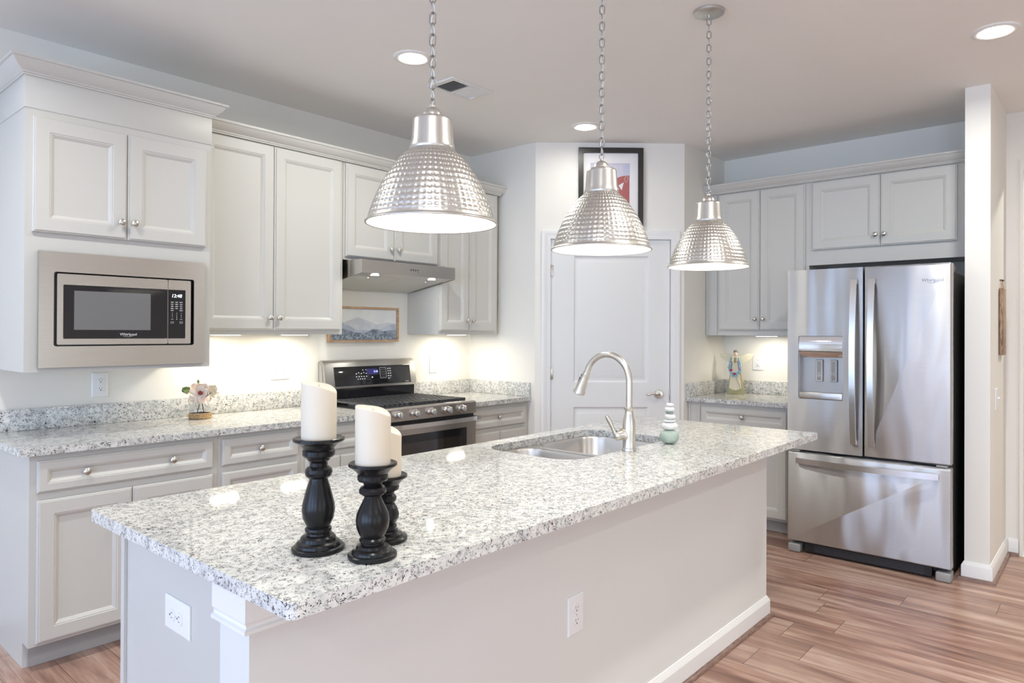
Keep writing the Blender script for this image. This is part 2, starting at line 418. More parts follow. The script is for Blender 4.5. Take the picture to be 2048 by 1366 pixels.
# ------------------------------------------------------------------ cabinets (local frame: x along, y into wall, front of the box at y=0)
DPROF = [(0, 0), (0, .012), (.003, .0145), (.008, .015), (.009, .020), (.058, .020), (.060, .0175), (.064, .0175), (.075, .0105), (.077, .0085), (.079, .0085)]
WPROF = [(0, 0), (0, .012), (.003, .0145), (.006, .015), (.007, .020), (.034, .020), (.036, .0175), (.039, .0175), (.049, .0105), (.051, .0085), (.053, .0085)]
def knob(x, z, par, y=-.0185):
    MB().lathe([(0, 0), (.008, 0), (.006, .004), (.005, .014), (.009, .017), (.0145, .020), (.0150, .023), (.0115, .027), (0, .029)], (x, y, z), '-y', 20).build('knob', NICKEL, par, label='brushed nickel knob', ang=50)
def leaf(name, x0, x1, z0, z1, par, knobs=(), prof=DPROF):
    o = MB().panel(x0, x1, z0, z1, prof, -.0005).build(name, CAB, par, ang=12)
    ky = -.0085 if prof is WPROF and (z1-z0) < .2 else -.0195
    for kx, kz in knobs: knob(kx, kz, o, ky)
    return o
def cabinet(name, label, cat, loc, rz, w, d, z0, z1, group=None, kick=False):
    t = thing(name, label, cat, loc, rz, group)
    if kick:
        MB().box(0, w, 0, d, .105, z1).box(0, w, .08, d, 0.001, .105).build('carcass', CAB, t)
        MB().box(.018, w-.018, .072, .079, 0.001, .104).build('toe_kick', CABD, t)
    else: MB().box(0, w, 0, d, z0, z1).build('carcass', CAB, t)
    return t
R90 = -PI/2
# microwave cabinet
mwy = YW-.5
t = cabinet('microwave_cabinet', 'tall grey wall cabinet with the built-in microwave, leftmost and deepest of the uppers', 'cabinet', (.832, mwy, 0), 0, .770, .498, 1.212, 1.74)
t.children[0].data = t.children[0].data
bm_ = MB()   # carcass with an opening for the microwave
o0 = t.children[0]; bpy.data.objects.remove(o0)
bm_.plate([(0, 1.212), (.770, 1.212), (.770, 2.45), (0, 2.45)], [[(.085, 1.295), (.695, 1.295), (.695, 1.66), (.085, 1.66)]], 0, .02, 'y')
bm_.box(0, .018, .02, .498, 1.212, 2.45).box(.752, .770, .02, .498, 1.212, 2.45).box(.018, .752, .02, .498, 1.212, 1.23).box(.018, .752, .02, .498, 2.43, 2.45).box(.018, .752, .48, .498, 1.23, 2.43)
bm_.box(.018, .752, .02, .48, 1.74, 1.758)
bm_.build('carcass', CAB, t)
MB().box(-.004, .774, -.004, .497, 2.316, 2.449, .001).build('frieze_board', CAB, t)
leaf('door', .024, .384, 1.800, 2.281, t, [(.357, 1.877)]); leaf('door', .387, .744, 1.800, 2.281, t, [(.411, 1.877)])
CR = [(0, 0), (.006, 0), (.006, .006), (.012, .009), (.012, .014), (.020, .020), (.034, .032), (.044, .046), (.050, .056), (.058, .058), (.058, .068), (0, .068)]
MB().sweep([(-.004, .497), (-.004, -.004), (.774, -.004), (.774, .098)], [(o+.0, z+2.449) for o, z in CR]).build('crown_moulding', CAB, t, ang=25)

# wall cabinets on the stove wall
uy = YW-.33
ups = [('tall grey two-door wall cabinet between the microwave cabinet and the range hood', 1.606, .885, 1.372, 2.43, [(.016, .424, 1.395, 2.424, .395, 1.463), (.427, .866, 1.395, 2.424, .452, 1.463)]),
       ('short grey two-door wall cabinet above the range hood', 2.494, .778, 1.832, 2.43, [(.012, .383, 1.850, 2.424, .352, 1.924), (.386, .765, 1.850, 2.424, .412, 1.924)]),
       ('narrow grey wall cabinet right of the range hood, next to the corner', 3.275, .602, 1.372, 2.43, [(.010, .288, 1.397, 2.424, .262, 1.470), (.291, .577, 1.397, 2.424, .318, 1.470)])]
for lb, x, wd, z0, z1, ds in ups:
    t = cabinet('upper_cabinet', lb, 'cabinet', (x, uy, 0), 0, wd, .328, z0, z1)
    for a, b, c, d_, kx, kz in ds: leaf('door', a, b, c, d_, t, [(kx, kz)])
CR2 = [(0, 2.4305), (.018, 2.4305), (.018, 2.436), (.024, 2.439), (.024, 2.444), (.031, 2.449), (.044, 2.459), (.053, 2.472), (.058, 2.482), (.064, 2.484), (.064, 2.496), (0, 2.496)]
o = MB().sweep([(1.607, uy), (3.877, uy), (3.877, YW-.001)], CR2).build('crown_moulding', CAB, ang=25)
setp(o, 'grey crown moulding running along the tops of the three stove-wall uppers', 'moulding')
# small bar lights under the cabinets
def bar_light(x, y, z, lb, p=P_BAR, rz=0):
    t = thing('under_cabinet_light', lb, 'light', (x, y, z), rz)
    MB().box(-.085, .085, -.035, .035, -.005, 0, .001).build('housing', PLASTIC, t)
    MB().box(-.072, .072, -.024, .024, -.0062, -.0051).build('lens', PUCKE, t)
    lamp('bar_lamp', 'AREA', (0, 0, -.009), (0, 0, 0), p, SOFT, t, shape='RECTANGLE', size=.14, size_y=.045)
bar_light(1.83, YW-.20, 1.3715, 'left bar light under the tall two-door upper, above the vase')
bar_light(2.25, YW-.20, 1.3715, 'right bar light under the tall two-door upper, above the switch plate')
bar_light(3.58, YW-.20, 1.3715, 'bar light under the narrow upper in the corner')

# base cabinets on the stove wall
by = YW-.61
t = cabinet('base_cabinet', 'grey base cabinet at the left end, wide two-knob drawer over two doors', 'cabinet', (.8275, by, 0), 0, .765, .608, 0, .883, kick=True)
leaf('drawer', .024, .738, .728, .857, t, [(.199, .793), (.550, .793)], WPROF); leaf('door', .024, .378, .118, .696, t, [(.35, .62)]); leaf('door', .381, .738, .118, .696, t, [(.409, .62)])
t = cabinet('base_cabinet', 'grey base cabinet with a stack of drawers, seen between the candles and the left doors', 'cabinet', (1.5935, by, 0), 0, .448, .608, 0, .883, kick=True)
leaf('drawer', .018, .426, .730, .857, t, [(.218, .794)], WPROF); leaf('drawer', .018, .426, .424, .696, t, [(.222, .56)], WPROF); leaf('drawer', .018, .426, .118, .400, t, [(.222, .26)], WPROF)
t = cabinet('base_cabinet', 'grey base cabinet directly left of the range, behind the candles', 'cabinet', (2.0425, by, 0), 0, .484, .608, 0, .883, kick=True)
leaf('drawer', .022, .462, .730, .857, t, [(.242, .794)], WPROF); leaf('door', .022, .240, .118, .696, t, [(.215, .62)]); leaf('door', .243, .462, .118, .696, t, [(.268, .62)])
t = cabinet('base_cabinet', 'grey base cabinet right of the range, in the corner by the pantry', 'cabinet', (3.297, by, 0), 0, .619, .608, 0, .883, kick=True)
leaf('drawer', .018, .585, .724, .852, t, [(.290, .790)], WPROF); leaf('door', .018, .304, .118, .692, t, [(.278, .62)]); leaf('door', .307, .590, .118, .692, t, [(.333, .62)])
# worktops
t = thing('countertop', 'speckled granite worktop left of the range with the vase on it', 'countertop', (.789, YW, 0))
MB().plate([(0, -.648), (1.738, -.648), (1.738, -.001), (0, -.001)], [], .884, .914, 'z', .003).build('slab', GRANITE, t)
MB().box(0, 1.738, -.021, -.001, .9145, 1.016, .0015).build('backsplash', GRANITE, t)
t = thing('countertop', 'short speckled granite worktop in the corner right of the range', 'countertop', (3.297, YW, 0))
MB().plate([(0, -.648), (.6195, -.648), (.6195, -.001), (0, -.001)], [], .884, .914, 'z', .003).build('slab', GRANITE, t)
MB().box(0, .6195, -.021, -.001, .9145, 1.016, .0015).build('backsplash', GRANITE, t)
MB().box(.5995, .6195, -.640, -.0215, .9145, 1.016, .0015).build('side_splash', GRANITE, t)

# refrigerator wall (local x runs to the right = -Y, local y into the wall = +X)
def fwl(Y, d): return (XW-d, Y, 0)
t = cabinet('upper_cabinet', 'tall grey two-door wall cabinet above the angel figurine, left of the refrigerator', 'cabinet', fwl(YD-.001, .33), R90, .787, .328, 1.372, 2.452)
o0 = t.children[0]; bpy.data.objects.remove(o0)
MB().box(.10, .787, 0, .328, 1.372, 2.452).build('carcass', CAB, t)
MB().box(.001, .0995, .004, .022, 1.372, 2.452).box(.004, .022, -.001, .004, 1.372, 2.452).box(.075, .096, -.001, .004, 1.372, 2.452).build('filler_strip', CAB, t)
leaf('door', .114, .435, 1.412, 2.444, t, [(.405, 1.494)]); leaf('door', .438, .764, 1.412, 2.444, t, [(.466, 1.494)])
t = cabinet('upper_cabinet', 'wide low grey wall cabinet directly above the refrigerator', 'cabinet', fwl(1.6665, .33), R90, .994, .328, 1.868, 2.452)
leaf('door', .025, .462, 1.972, 2.444, t, [(.437, 2.046)]); leaf('door', .465, .902, 1.972, 2.444, t, [(.490, 2.046)])
o = MB().sweep([(XW-.33, YD-.001), (XW-.33, YS1+.001)], [(a, z+.0225) for a, z in CR2]).build('crown_moulding', CAB, ang=25)
setp(o, 'grey crown moulding above the refrigerator-wall cabinets', 'moulding')
bar_light(XW-.20, 2.02, 1.3715, 'bar light under the upper above the angel figurine', 1.5, R90)
t = cabinet('base_cabinet', 'grey base cabinet under the angel figurine, left of the refrigerator', 'cabinet', fwl(YD-.001, .61), R90, .80, .608, 0, .883, kick=True)
MB().box(.006, .020, -.006, -.0002, .106, .882).box(.080, .098, -.006, -.0002, .106, .882).build('filler_strip', CAB, t)
leaf('drawer', .112, .745, .728, .853, t, [(.425, .794)], WPROF); leaf('door', .112, .427, .118, .696, t, [(.40, .62)]); leaf('door', .430, .745, .118, .696, t, [(.457, .62)])
MB().sweep([(.0, .072), (.80, .072)], [(0, .001), (.012, .001), (.009, .009), (0, .013)]).build('shoe_moulding', SHOE, t)
t = thing('countertop', 'short granite worktop carrying the angel figurine beside the refrigerator', 'countertop', (XW, YD, 0), R90)
MB().plate([(.001, -.648), (.815, -.648), (.815, -.001), (.001, -.001)], [], .884, .914, 'z', .003).build('slab', GRANITE, t)
MB().box(.0215, .815, -.021, -.001, .9145, 1.016, .0015).build('backsplash', GRANITE, t)
MB().box(.001, .021, -.645, -.001, .9145, 1.016, .0015).build('side_splash', GRANITE, t)

# ------------------------------------------------------------------ microwave
t = thing('microwave', 'stainless built-in microwave with black glass door, clock showing 12:48', 'microwave', (.832, mwy, 0))
MB().plate([(.046, 1.230), (.735, 1.230), (.735, 1.722), (.046, 1.722)], [rrect(.100, .683, 1.320, 1.637, .010)], -.022, -.002, 'y', .0015).build('trim_kit', STEEL, t)
MB().box(.104, .679, -.001, .30, 1.322, 1.634).build('housing', BLACKP, t)
MB().plate(rrect(.112, .562, 1.327, 1.630, .006), [rrect(.135, .5625-.0015, 1.352, 1.584, .004)], -.020, -.0015, 'y').build('door_frame', STEEL, t)
MB().box(.136, .561, -.018, -.003, 1.353, 1.583).build('door_glass', BLACKG, t)
mw_win = mat('microwave_window', (.17, .17, .17), .12, spec=.6)
MB().box(.176, .486, -.0188, -.0181, 1.391, 1.560).build('window_screen', mw_win, t)
MB().plate(rrect(.5635, .668, 1.327, 1.630, .006), [rrect(.5640, .643, 1.352, 1.584, .003)], -.020, -.0015, 'y').build('control_frame', STEEL, t)
o = MB().box(.565, .642, -.0185, -.003, 1.353, 1.583).build('control_panel', BLACKG, t)
mb = MB(); text_mb(mb, '12:48', .022, .602, -.0190, 1.548, .0002, shear=.15); mb.build('clock_display', LED, o)
mb = MB()
for r_ in range(5):
    for c_ in range(3):
        if r_ == 4 and c_ == 1: continue
        wd = random.uniform(.007, .0095); x, z = .583+c_*.0205, 1.525-r_*.0098
        mb.box(x-wd, x+wd*.8, -.0189, -.0186, z, z+.0014).box(x-wd*.7, x+wd*.5, -.0189, -.0186, z-.0026, z-.0014)
for i, s_ in enumerate('123456789'): text_mb(mb, s_, .008, .583+(i % 3)*.0205, -.0188, 1.470-(i//3)*.0095, .0001)
text_mb(mb, '0', .008, .6035, -.0188, 1.4415, .0001)
for x in (.583, .624):
    mb.box(x-.006, x+.005, -.0189, -.0186, 1.4425, 1.4440); mb.plate(rrect(x-.007, x+.007, 1.424, 1.432, .002, 2), [rrect(x-.006, x+.006, 1.425, 1.431, .0015, 2)], -.0189, -.0186, 'y')
mb.build('key_legends', INKW, o)
mb = MB(); text_mb(mb, 'Whirlpool', .017, .392, -.0187, 1.366, .0002)
mb.tube([(.370, -.0188, 1.3625), (.392, -.0188, 1.3600), (.412, -.0188, 1.3645)], .0005, 5); mb.build('logo', INKW, t, label='white maker name on the black glass')

# ------------------------------------------------------------------ range hood
t = thing('range_hood', 'slim stainless under-cabinet range hood with two small lights', 'range hood', (2.512, YW, 0))
hy = -.50
MB().box(.0, .764, hy, hy+.004, 1.745, 1.826, .001).box(0, .004, hy, -.002, 1.70, 1.826).box(.760, .764, hy, -.002, 1.70, 1.826).box(0, .764, hy, -.002, 1.822, 1.826).build('shell', STEEL, t)
o = t.children[0]; bpy.data.objects.remove(o)
side = [(hy, 1.745), (hy, 1.826), (-.002, 1.826), (-.002, 1.672), (-.08, 1.672)]
mb = MB().prism(side, 0, .006, 'x').prism(side, .758, .764, 'x').box(.006, .758, hy, hy+.006, 1.745, 1.826).box(.006, .758, hy+.006, -.002, 1.820, 1.826).box(.006, .758, -.008, -.002, 1.672, 1.820)
mb.build('shell', STEEL, t)
def slope(y): return 1.745+(y-hy)/(-.08-hy)*(1.672-1.745)
def slab_y(mb, x0, x1, ya, yb, th, lift):
    mb.rings([[(x, ya, slope(ya)+lift), (x, yb, slope(yb)+lift), (x, yb, slope(yb)+lift+th), (x, ya, slope(ya)+lift+th)] for x in (x0, x1)]); return mb
slab_y(MB(), .007, .757, hy+.007, hy+.10, .003, .004).build('light_panel', STEEL, t)
HOODF = duo('hood_filter', (.62, .63, .58), (.70, .70, .66), 300)
for a, b in ((.012, .380), (.384, .752)):
    o = slab_y(MB(), a, b, hy+.101, -.02, .004, .008).build('filter', HOODF, t, label='pale mesh grease filter')
    MB().lathe([(0, 0), (.012, 0), (.012, .003), (0, .003)], ((a+b)/2+(.05 if a > .2 else -.05), hy+.13, slope(hy+.13)+.003), n=16, sy=.4).build('latch', NICKEL, o)
for x in (.135, .600):
    o = MB().lathe([(0, 0), (.026, 0), (.026, .0015), (0, .0015)], (x, hy+.055, slope(hy+.055)+.0015), n=24, ).build('lamp_lens', PUCKE, t)
    lamp('hood_lamp', 'AREA', (x, hy+.055, slope(hy+.055)-.004), (0, 0, 0), .6, WARM, t, shape='DISK', size=.04)
mb = MB()
for i in range(4):
    x = .376+i*.0185; mb.prism([(x, 1.778), (x+.003, 1.777), (x+.009, 1.790), (x+.005, 1.792)], hy-.001, hy+.001, 'y').box(x-.002, x+.001, hy-.001, hy+.001, 1.784, 1.788)
mb.box(.431, .446, hy-.001, hy+.001, 1.7705, 1.7725); mb.build('control_marks', BLACKP, t)

# ------------------------------------------------------------------ range
t = thing('range', 'stainless slide-in gas range with five knobs and black backguard', 'stove', (2.530, YW, 0))
MB().box(0, .762, -.645, -.06, .02, .905).build('body', STEELD, t)
for x in (.04, .70):
    for y in (-.60, -.12): MB().lathe([(0, .001), (.018, .001), (.018, .02), (0, .02)], (x, y, 0), n=12).build('foot', BLACKP, t)
MB().box(.001, .761, -.646, -.085, .906, .917, .003).box(.02, .742, -.62, -.10, .917, .919).build('cooktop', mat('black_enamel', (.02, .02, .022), .15), t)
MB().rings([[(x, -.690, .853), (x, -.690, .925), (x, -.680, .934), (x, -.646, .934), (x, -.646, .853)] for x in (0, .762)]).build('control_panel', STEELD, t)
for x in (.105, .236, .366, .502, .627):
    o = MB().lathe([(0, 0), (.027, 0), (.026, .006), (.022, .009), (0, .009)], (x, -.690, .893), '-y', 28).build('knob', CHROME, t, label='silver burner knob')
    MB().lathe([(0, 0), (.0205, 0), (.0195, .024), (.017, .027), (0, .027)], (x, -.6995, .893), '-y', 28).box(x-.005, x+.005, -.737, -.716, .874, .912, .002).build('knob_grip', STEEL, o)
# oven door
MB().plate([(.0, .17), (.762, .17), (.762, .812), (.0, .812)], [[(.085, .30), (.677, .30), (.677, .765), (.085, .765)]], -.690, -.648, 'y', .002).build('oven_door', STEELD, t)
o = MB().box(.0855, .6765, -.688, -.652, .3005, .7645).build('door_glass', BLACKG, t)
MB().box(.13, .635, -.6886, -.6881, .35, .715).build('inner_window', mat('oven_window', (.03, .024, .02), .05, spec=.8), o)
MB().box(.004, .758, -.672, -.648, .818, .848).build('vent_gap', BLACKP, t)
pts = [(.005+.752*i/24, -.690-.052*min(1, min(i, 24-i)/1.2)-.014*math.sin(PI*i/24), .825) for i in range(25)]
mb = MB(); mb.rings([[(x, y-.006, z-.013), (x, y+.006, z-.013), (x, y+.006, z+.013), (x, y-.006, z+.013)] for x, y, z in pts]); mb.box(.004, .03, -.745, -.688, .813, .837).box(.732, .758, -.745, -.688, .813, .837)
mb.build('oven_handle', BAR, t)
o = MB().box(0, .762, -.688, -.648, .03, .165, .003).build('storage_drawer', STEELD, t)
# grates
for a, b in ((.025, .262), (.265, .497), (.500, .737)):
    mb = MB(); n = 6
    for i in range(n+1):
        x = a+.006+(b-a-.012)*i/n; mb.box(x-.004, x+.004, -.615, -.110, .940, .950)
    for j in range(9):
        y = -.611+.497*j/8; mb.box(a, b, y-.004, y+.004, .940 if j not in (0, 8) else .930, .950)
    for x in (a+.008, b-.008):
        for y in (-.60, -.125): mb.box(x-.006, x+.006, y-.006, y+.006, .918, .945)
    mb.build('grate', IRON, t)
for x, y in ((.14, -.50), (.14, -.22), (.381, -.36), (.62, -.50), (.62, -.22)):
    MB().lathe([(0, .9195), (.045, .9195), (.045, .926), (.034, .930), (0, .931)], (x, y, 0), n=24).build('burner', IRON, t)
# backguard
MB().box(.02, .742, -.083, -.062, .917, 1.012).build('rear_panel', BLACKG, t)
prof = [(-.004, .98), (-.004, 1.190), (-.03, 1.200), (-.048, 1.194), (-.066, 1.175), (-.094, 1.022), (-.092, 1.014), (-.06, 1.012), (-.06, .98)]
MB().rings([[(x, y, z) for y, z in prof] for x in (.006, .756)]).build('backguard', STEEL, t)
a_ = math.atan2(.028, .153)
def onbg(mb, pushed=0):  # from a local upright plane onto the sloping face
    return mb.tf(Matrix.Translation((0, -.0945, 1.020)) @ Matrix.Rotation(-a_, 4, 'X'))
bg = onbg(MB().box(.075, .705, -.0035, .002, .010, .138, .002)).build('control_glass', BLACKG, t)
mb = MB(); text_mb(mb, '0:48', .020, .405, -.0038, .092, .0002); onbg(mb).build('clock_display', LEDB, bg)
blu = emis('display_glow', (.05, .03, .35), .35, (.01, .01, .02))
onbg(MB().box(.330, .415, -.00365, -.0036, .080, .118)).build('display_window', blu, bg)
mb = MB()
for x, z in [(.245+i*.020, .088+((i % 2)*.006)) for i in range(5)]+[(.245+i*.020, .068) for i in range(5)]+[(.255+i*.018, .052) for i in range(4)]+[(.30, .112), (.325, .112)]:
    mb.box(x-.004, x+.004, -.0038, -.0035, z-.003, z+.003)
for c_ in range(3):
    for r_ in range(4): mb.box(.449+c_*.014, .452+c_*.014, -.0038, -.0035, .060+r_*.016, .063+r_*.016)
mb.plate(rrect(.438, .492, .050, .124, .004, 3), [rrect(.4395, .4905, .0515, .1225, .003, 3)], -.0038, -.0035, 'y')
for r_ in range(5):
    for c_ in range(2):
        if r_ == 4 and c_: continue
        mb.box(.505+c_*.018, .515+c_*.018, -.0038, -.0035, .044+(4-r_)*.017, .050+(4-r_)*.017)
mb.lathe([(0, 0), (.006, 0), (.006, .0003), (0, .0003)], (.372, -.0035, .060), '-y', 12)
mb.box(.655, .685, -.0038, -.0035, .018, .021)
onbg(mb).build('key_legends', INKW, bg)
MB().prism([(-.020, 1.03), (-.020, 1.17), (-.045, 1.165), (-.062, 1.03)], .0035, .0062, 'x').build('end_cap', GREYP, t)

# ------------------------------------------------------------------ refrigerator (local x to the right = -Y, y into the wall = +X, origin front-left corner at floor)
t = thing('refrigerator', 'stainless french-door refrigerator with ice and water dispenser, bottom freezer drawer', 'refrigerator', (4.45, 1.617, 0), R90)
FW = .908
FB = mat('refrigerator_side', (.045, .043, .04), .38, spec=.5)
MB().box(.012, FW-.012, .082, .84, .03, 1.745, .004).build('cabinet_body', FB, t)
DZ0, DZ1 = .656, 1.789
def fdoor(name, x0, x1, z0, z1, hole=None):
    n = 10; bm = bmesh.new()
    mb = MB()
    if hole is None:
        L = []
        for y, i in ((.070, 0), (.010, 0), (.004, .002), (0, .007)): L.append([(p[0], y, p[1]) for p in rrect(x0+i, x1-i, z0+i, z1-i, .006)])
        mb.rings(L)
    else:
        mb.plate(rrect(x0, x1, z0, z1, .006), [rrect(*hole, .010)], 0, .070, 'y', .003)
    return mb.build(name, STEELF, t, ang=40)
dis = (.068, .337, .979, 1.374)
dl = fdoor('left_door', 0, .448, DZ0, DZ1, dis)
dr = fdoor('right_door', .4545, FW, DZ0, DZ1)
fz = fdoor('freezer_drawer', 0, FW, .075, .638)
MB().box(.0145, FW-.0145, .0705, .0815, .08, 1.775).build('door_gasket', BLACKP, t)
for x0, x1 in ((.02, .075), (FW-.075, FW-.02)):
    MB().box(x0, x1, .004, .07, .6405, .653, .002).build('hinge_cover', GREYP, t)
MB().box(FW-.09, FW-.014, .05, .22, 1.746, 1.785, .006).box(FW-.03, FW-.006, .072, .10, 1.735, 1.788, .004).build('top_hinge_cover', mat('hinge_beige', (.42, .39, .33), .5), t)
MB().box(.014, .09, .05, .22, 1.746, 1.785, .006).build('top_hinge_cover', bpy.data.materials['hinge_beige'], t)
# door handles: flat bars, bowed away from the door
def vhandle(x, par):
    L = []; n = 24
    for i in range(n+1):
        s_ = i/n; z = .722+.992*s_; y = -.024-.034*math.sin(PI*s_)**.8; w_ = .0165
        L.append([(x-w_, y-.004, z), (x+w_, y-.004, z), (x+w_, y+.007, z), (x-w_, y+.007, z)])
    mb = MB().rings(L)
    for z in (.722, 1.690): mb.box(x-.013, x+.013, -.020, .0, z, z+.024)
    mb.build('handle', BAR, par, label='curved flat bar handle')
vhandle(.402, dl); vhandle(.502, dr)
L = []; n = 24
for i in range(n+1):
    s_ = i/n; x = .062+.788*s_; y = -.024-.034*math.sin(PI*s_)**.8
    L.append([(x, y-.004, .572), (x, y+.007, .572), (x, y+.007, .606), (x, y-.004, .606)])
mb = MB().rings(L).box(.062, .086, -.02, 0, .576, .602).box(.826, .850, -.02, 0, .576, .602)
mb.build('handle', BAR, fz, label='curved horizontal bar handle')
# dispenser
x0, x1, z0, z1 = dis
mb = MB(); n = 12; L = []
for i in range(n+1):
    s_ = i/n; z = z1-.003-(z1-1.243)*s_; y = .004-.010*math.sin(PI*s_)+.050*max(0, s_-.75)/.25*.4
    L.append([(x0+.004, y, z), (x1-.004, y, z), (x1-.004, y+.05, z), (x0+.004, y+.05, z)])
disp = MB().box(x0+.001, x1-.001, .060, .068, z0+.001, z1-.001).box(x0+.001, x0+.005, .006, .060, z0+.001, z1-.001).box(x1-.005, x1-.001, .006, .060, z0+.001, z1-.001).build('dispenser', mat('dispenser_recess', (.42, .40, .38), .35, .6), dl)
mb.rings(L).build('dispenser_hood', CHROME, t, label='mirror-like black and chrome curved panel')
MB().box(x0+.006, x1-.006, .002, .058, z0+.002, z0+.042, .003).build('drip_tray', STEEL, t)
for xc in (x0+.114, x0+.200):
    o = MB().box(xc-.021, xc+.021, .044, .056, 1.088, 1.225, .003).build('paddle', GREYP, t)
    mb = MB().plate(rrect(xc-.017, xc+.017, 1.092, 1.221, .003, 3), [rrect(xc-.014, xc+.014, 1.095, 1.218, .002, 3)], .0425, .0438, 'y')
    if xc < x0+.15:
        for dx_, dz_ in ((0, 1.140), (-.006, 1.125), (.006, 1.125)):
            mb.plate([(xc+dx_, dz_-.008), (xc+dx_+.006, dz_), (xc+dx_, dz_+.008), (xc+dx_-.006, dz_)], [[(xc+dx_, dz_-.006), (xc+dx_+.0045, dz_), (xc+dx_, dz_+.006), (xc+dx_-.0045, dz_)]], .0425, .0438, 'y')
    else:
        for q in range(3): mb.tube([(xc-.012+.024*i/8, .043, 1.130+.007*q+.003*math.sin(2*PI*i/8)) for i in range(9)], .0009, 5)
    mb.build('paddle_outline', INKW, o)
# base grille and feet
MB().box(.10, FW-.10, .03, .08, .012, .068).build('base_grille', BLACKP, t)
o = t.children[-1]
mb = MB()
for i in range(5): mb.box(.16, FW-.14, .0285, .0298, .020+i*.009, .024+i*.009)
mb.build('louvre', mat('louvre_black', (.05, .055, .065), .4), o)
for a, b in ((.002, .078), (FW-.078, FW-.002)):
    MB().box(a, b, .002, .10, .001, .055, .010, 3).build('foot_cover', GREYP, t, label='grey plastic foot cover')
mb = MB(); text_mb(mb, 'Whirlpool', .026, .815, -.0006, 1.686, .0005); mb.tube([(.792, -.0008, 1.681), (.82, -.0008, 1.678), (.845, -.0008, 1.684)], .0006, 5)
mb.build('logo', mat('logo_grey', (.22, .22, .23), .3, .8), t, label='maker name in raised letters')

# ------------------------------------------------------------------ island
t = thing('kitchen_island', 'long kitchen island, grey end panel and drywall front under the granite top', 'island', (.694, 1.32, 0))
IL = 3.354-.694
WALL_DIM = painted('wall_paint_dimmed', (.74, .735, .70), .8, 250, .1)  # same wall paint, the weaker light on the island put into its colour
MB().box(0, IL, 0, .122, .001, .883).build('half_wall', WALL_DIM, t, label='painted drywall front')
MB().box(.026, .044, .123, .705, .001, .883).box(IL-.038, IL-.02, .123, .705, .001, .883).box(.044, IL-.038, .685, .705, .10, .883).box(.044, IL-.038, .123, .64, .08, .10).box(.044, IL-.038, .62, .64, .001, .08).build('cabinet_body', CAB, t, label='grey cabinet with flat end panel')
MB().box(.018, .0255, .700, .722, .001, .883).box(.026, .040, .7055, .722, .10, .883).build('corner_stile', CAB, t)
capp = [(0, .883), (.018, .883), (.018, .815), (.014, .808), (.014, .802), (.020, .799), (.020, .792), (.006, .786), (0, .786)]
MB().sweep([(0, .122), (0, 0), (IL, 0), (IL, .122)], capp).build('cap_moulding', TRIM, t, ang=20)
MB().sweep([(IL*0, .122), (0, 0), (IL, 0), (IL, .122)], BB).build('baseboard', TRIM, t, ang=20)
MB().sweep([(0, 0), (IL+.0, 0)], [(a, z) for a, z in shoe_prof(.0142)]).box(IL, IL+.031, -.031, -.0142, .0005, .010, .003).build('shoe_moulding', SHOE, t, label='brown wood quarter round')
for i in range(4):
    a = .05+i*.64; o = MB()
    L_ = []
    for ins, dp in DPROF: L_.append([(a+ins, .706+dp, .12+ins), (a+.62-ins, .706+dp, .12+ins), (a+.62-ins, .706+dp, .86-ins), (a+ins, .706+dp, .86-ins)])
    o.rings(L_).build('door', CAB, t)
# island top with the sink cut-out
t = thing('island_countertop', 'large speckled granite island top with overhang and undermount sink cut-out', 'countertop', (.65, 1.094, 0))
SX0, SX1, SY0, SY1 = 1.39, 2.155, .435, .905     # cut-out in the island top's frame
MB().plate(rrect(0, 2.772, 0, .993, .018, 4), [rrect(SX0, SX1, SY0, SY1, .11, 8)], .884, .914, 'z', .003).build('slab', GRANITE, t)
t = thing('sink', 'stainless double-bowl sink set under the island top', 'sink', (.65, 1.094, 0))
def bowl(x0, x1, y0, y1, r, depth):
    L = []
    for ins, z in ((0, .8805), (.004, .870), (.012, .72), (.028, .70), (.06, .692), (.10, .689)): L.append([(p[0], p[1], z-(0 if z > .8 else depth)) for p in rrect(x0+ins, x1-ins, y0+ins, y1-ins, max(r-ins*.4, .01), 6)])
    return L
b1 = (SX0+.004, SX0+.290, SY0+.008, SY1-.004); b2 = (SX0+.322, SX1-.004, SY0+.004, SY1-.002)
mb = MB().plate(rrect(SX0-.03, SX1+.03, SY0-.03, SY1+.03, .12, 8), [rrect(*b1, .09), rrect(*b2, .10)], .8805, .8835, 'z'); mb.build('rim', STEELS, t)
for nm, b, dp, r in (('small_bowl', b1, 0, .09), ('large_bowl', b2, .03, .10)):
    MB().rings(bowl(*b, r, dp), cap0=False).build(nm, STEELS, t, ang=60)
    MB().lathe([(0, .0), (.038, 0), (.042, .003), (0, .0035)], ((b[0]+b[1])/2, (b[2]+b[3])/2, .6893-dp), n=24).build('drain', CHROME, t)
# faucet
t = thing('faucet', 'brushed nickel gooseneck pull-down faucet beside the sink', 'faucet', (2.385, 1.502, .9145))
MB().lathe([(0, 0), (.0285, 0), (.0290, .006), (.0265, .012), (.0255, .016), (.0250, .045), (.0262, .070), (.0262, .095), (.0235, .125), (.0185, .145), (.0165, .158), (.0175, .164), (.0205, .168), (.0205, .174), (.0160, .176), (0, .176)], n=36).build('body', NICKEL, t, ang=50)
pts = [(0, 0, .176), (0, 0, .23), (0, 0, .278)]
Rr = .106
for i in range(1, 19):
    a = PI*i/18*.885; pts.append((0, Rr-Rr*math.cos(a), .278+Rr*math.sin(a)))
dx = Vector(pts[-1])-Vector(pts[-2]); dx.normalize(); e = Vector(pts[-1])+dx*.012; pts.append(tuple(e))
MB().tube(pts, .0128, 20).build('spout', NICKEL, t, ang=60)
q = dx.to_track_quat('Z', 'Y').to_matrix().to_4x4()
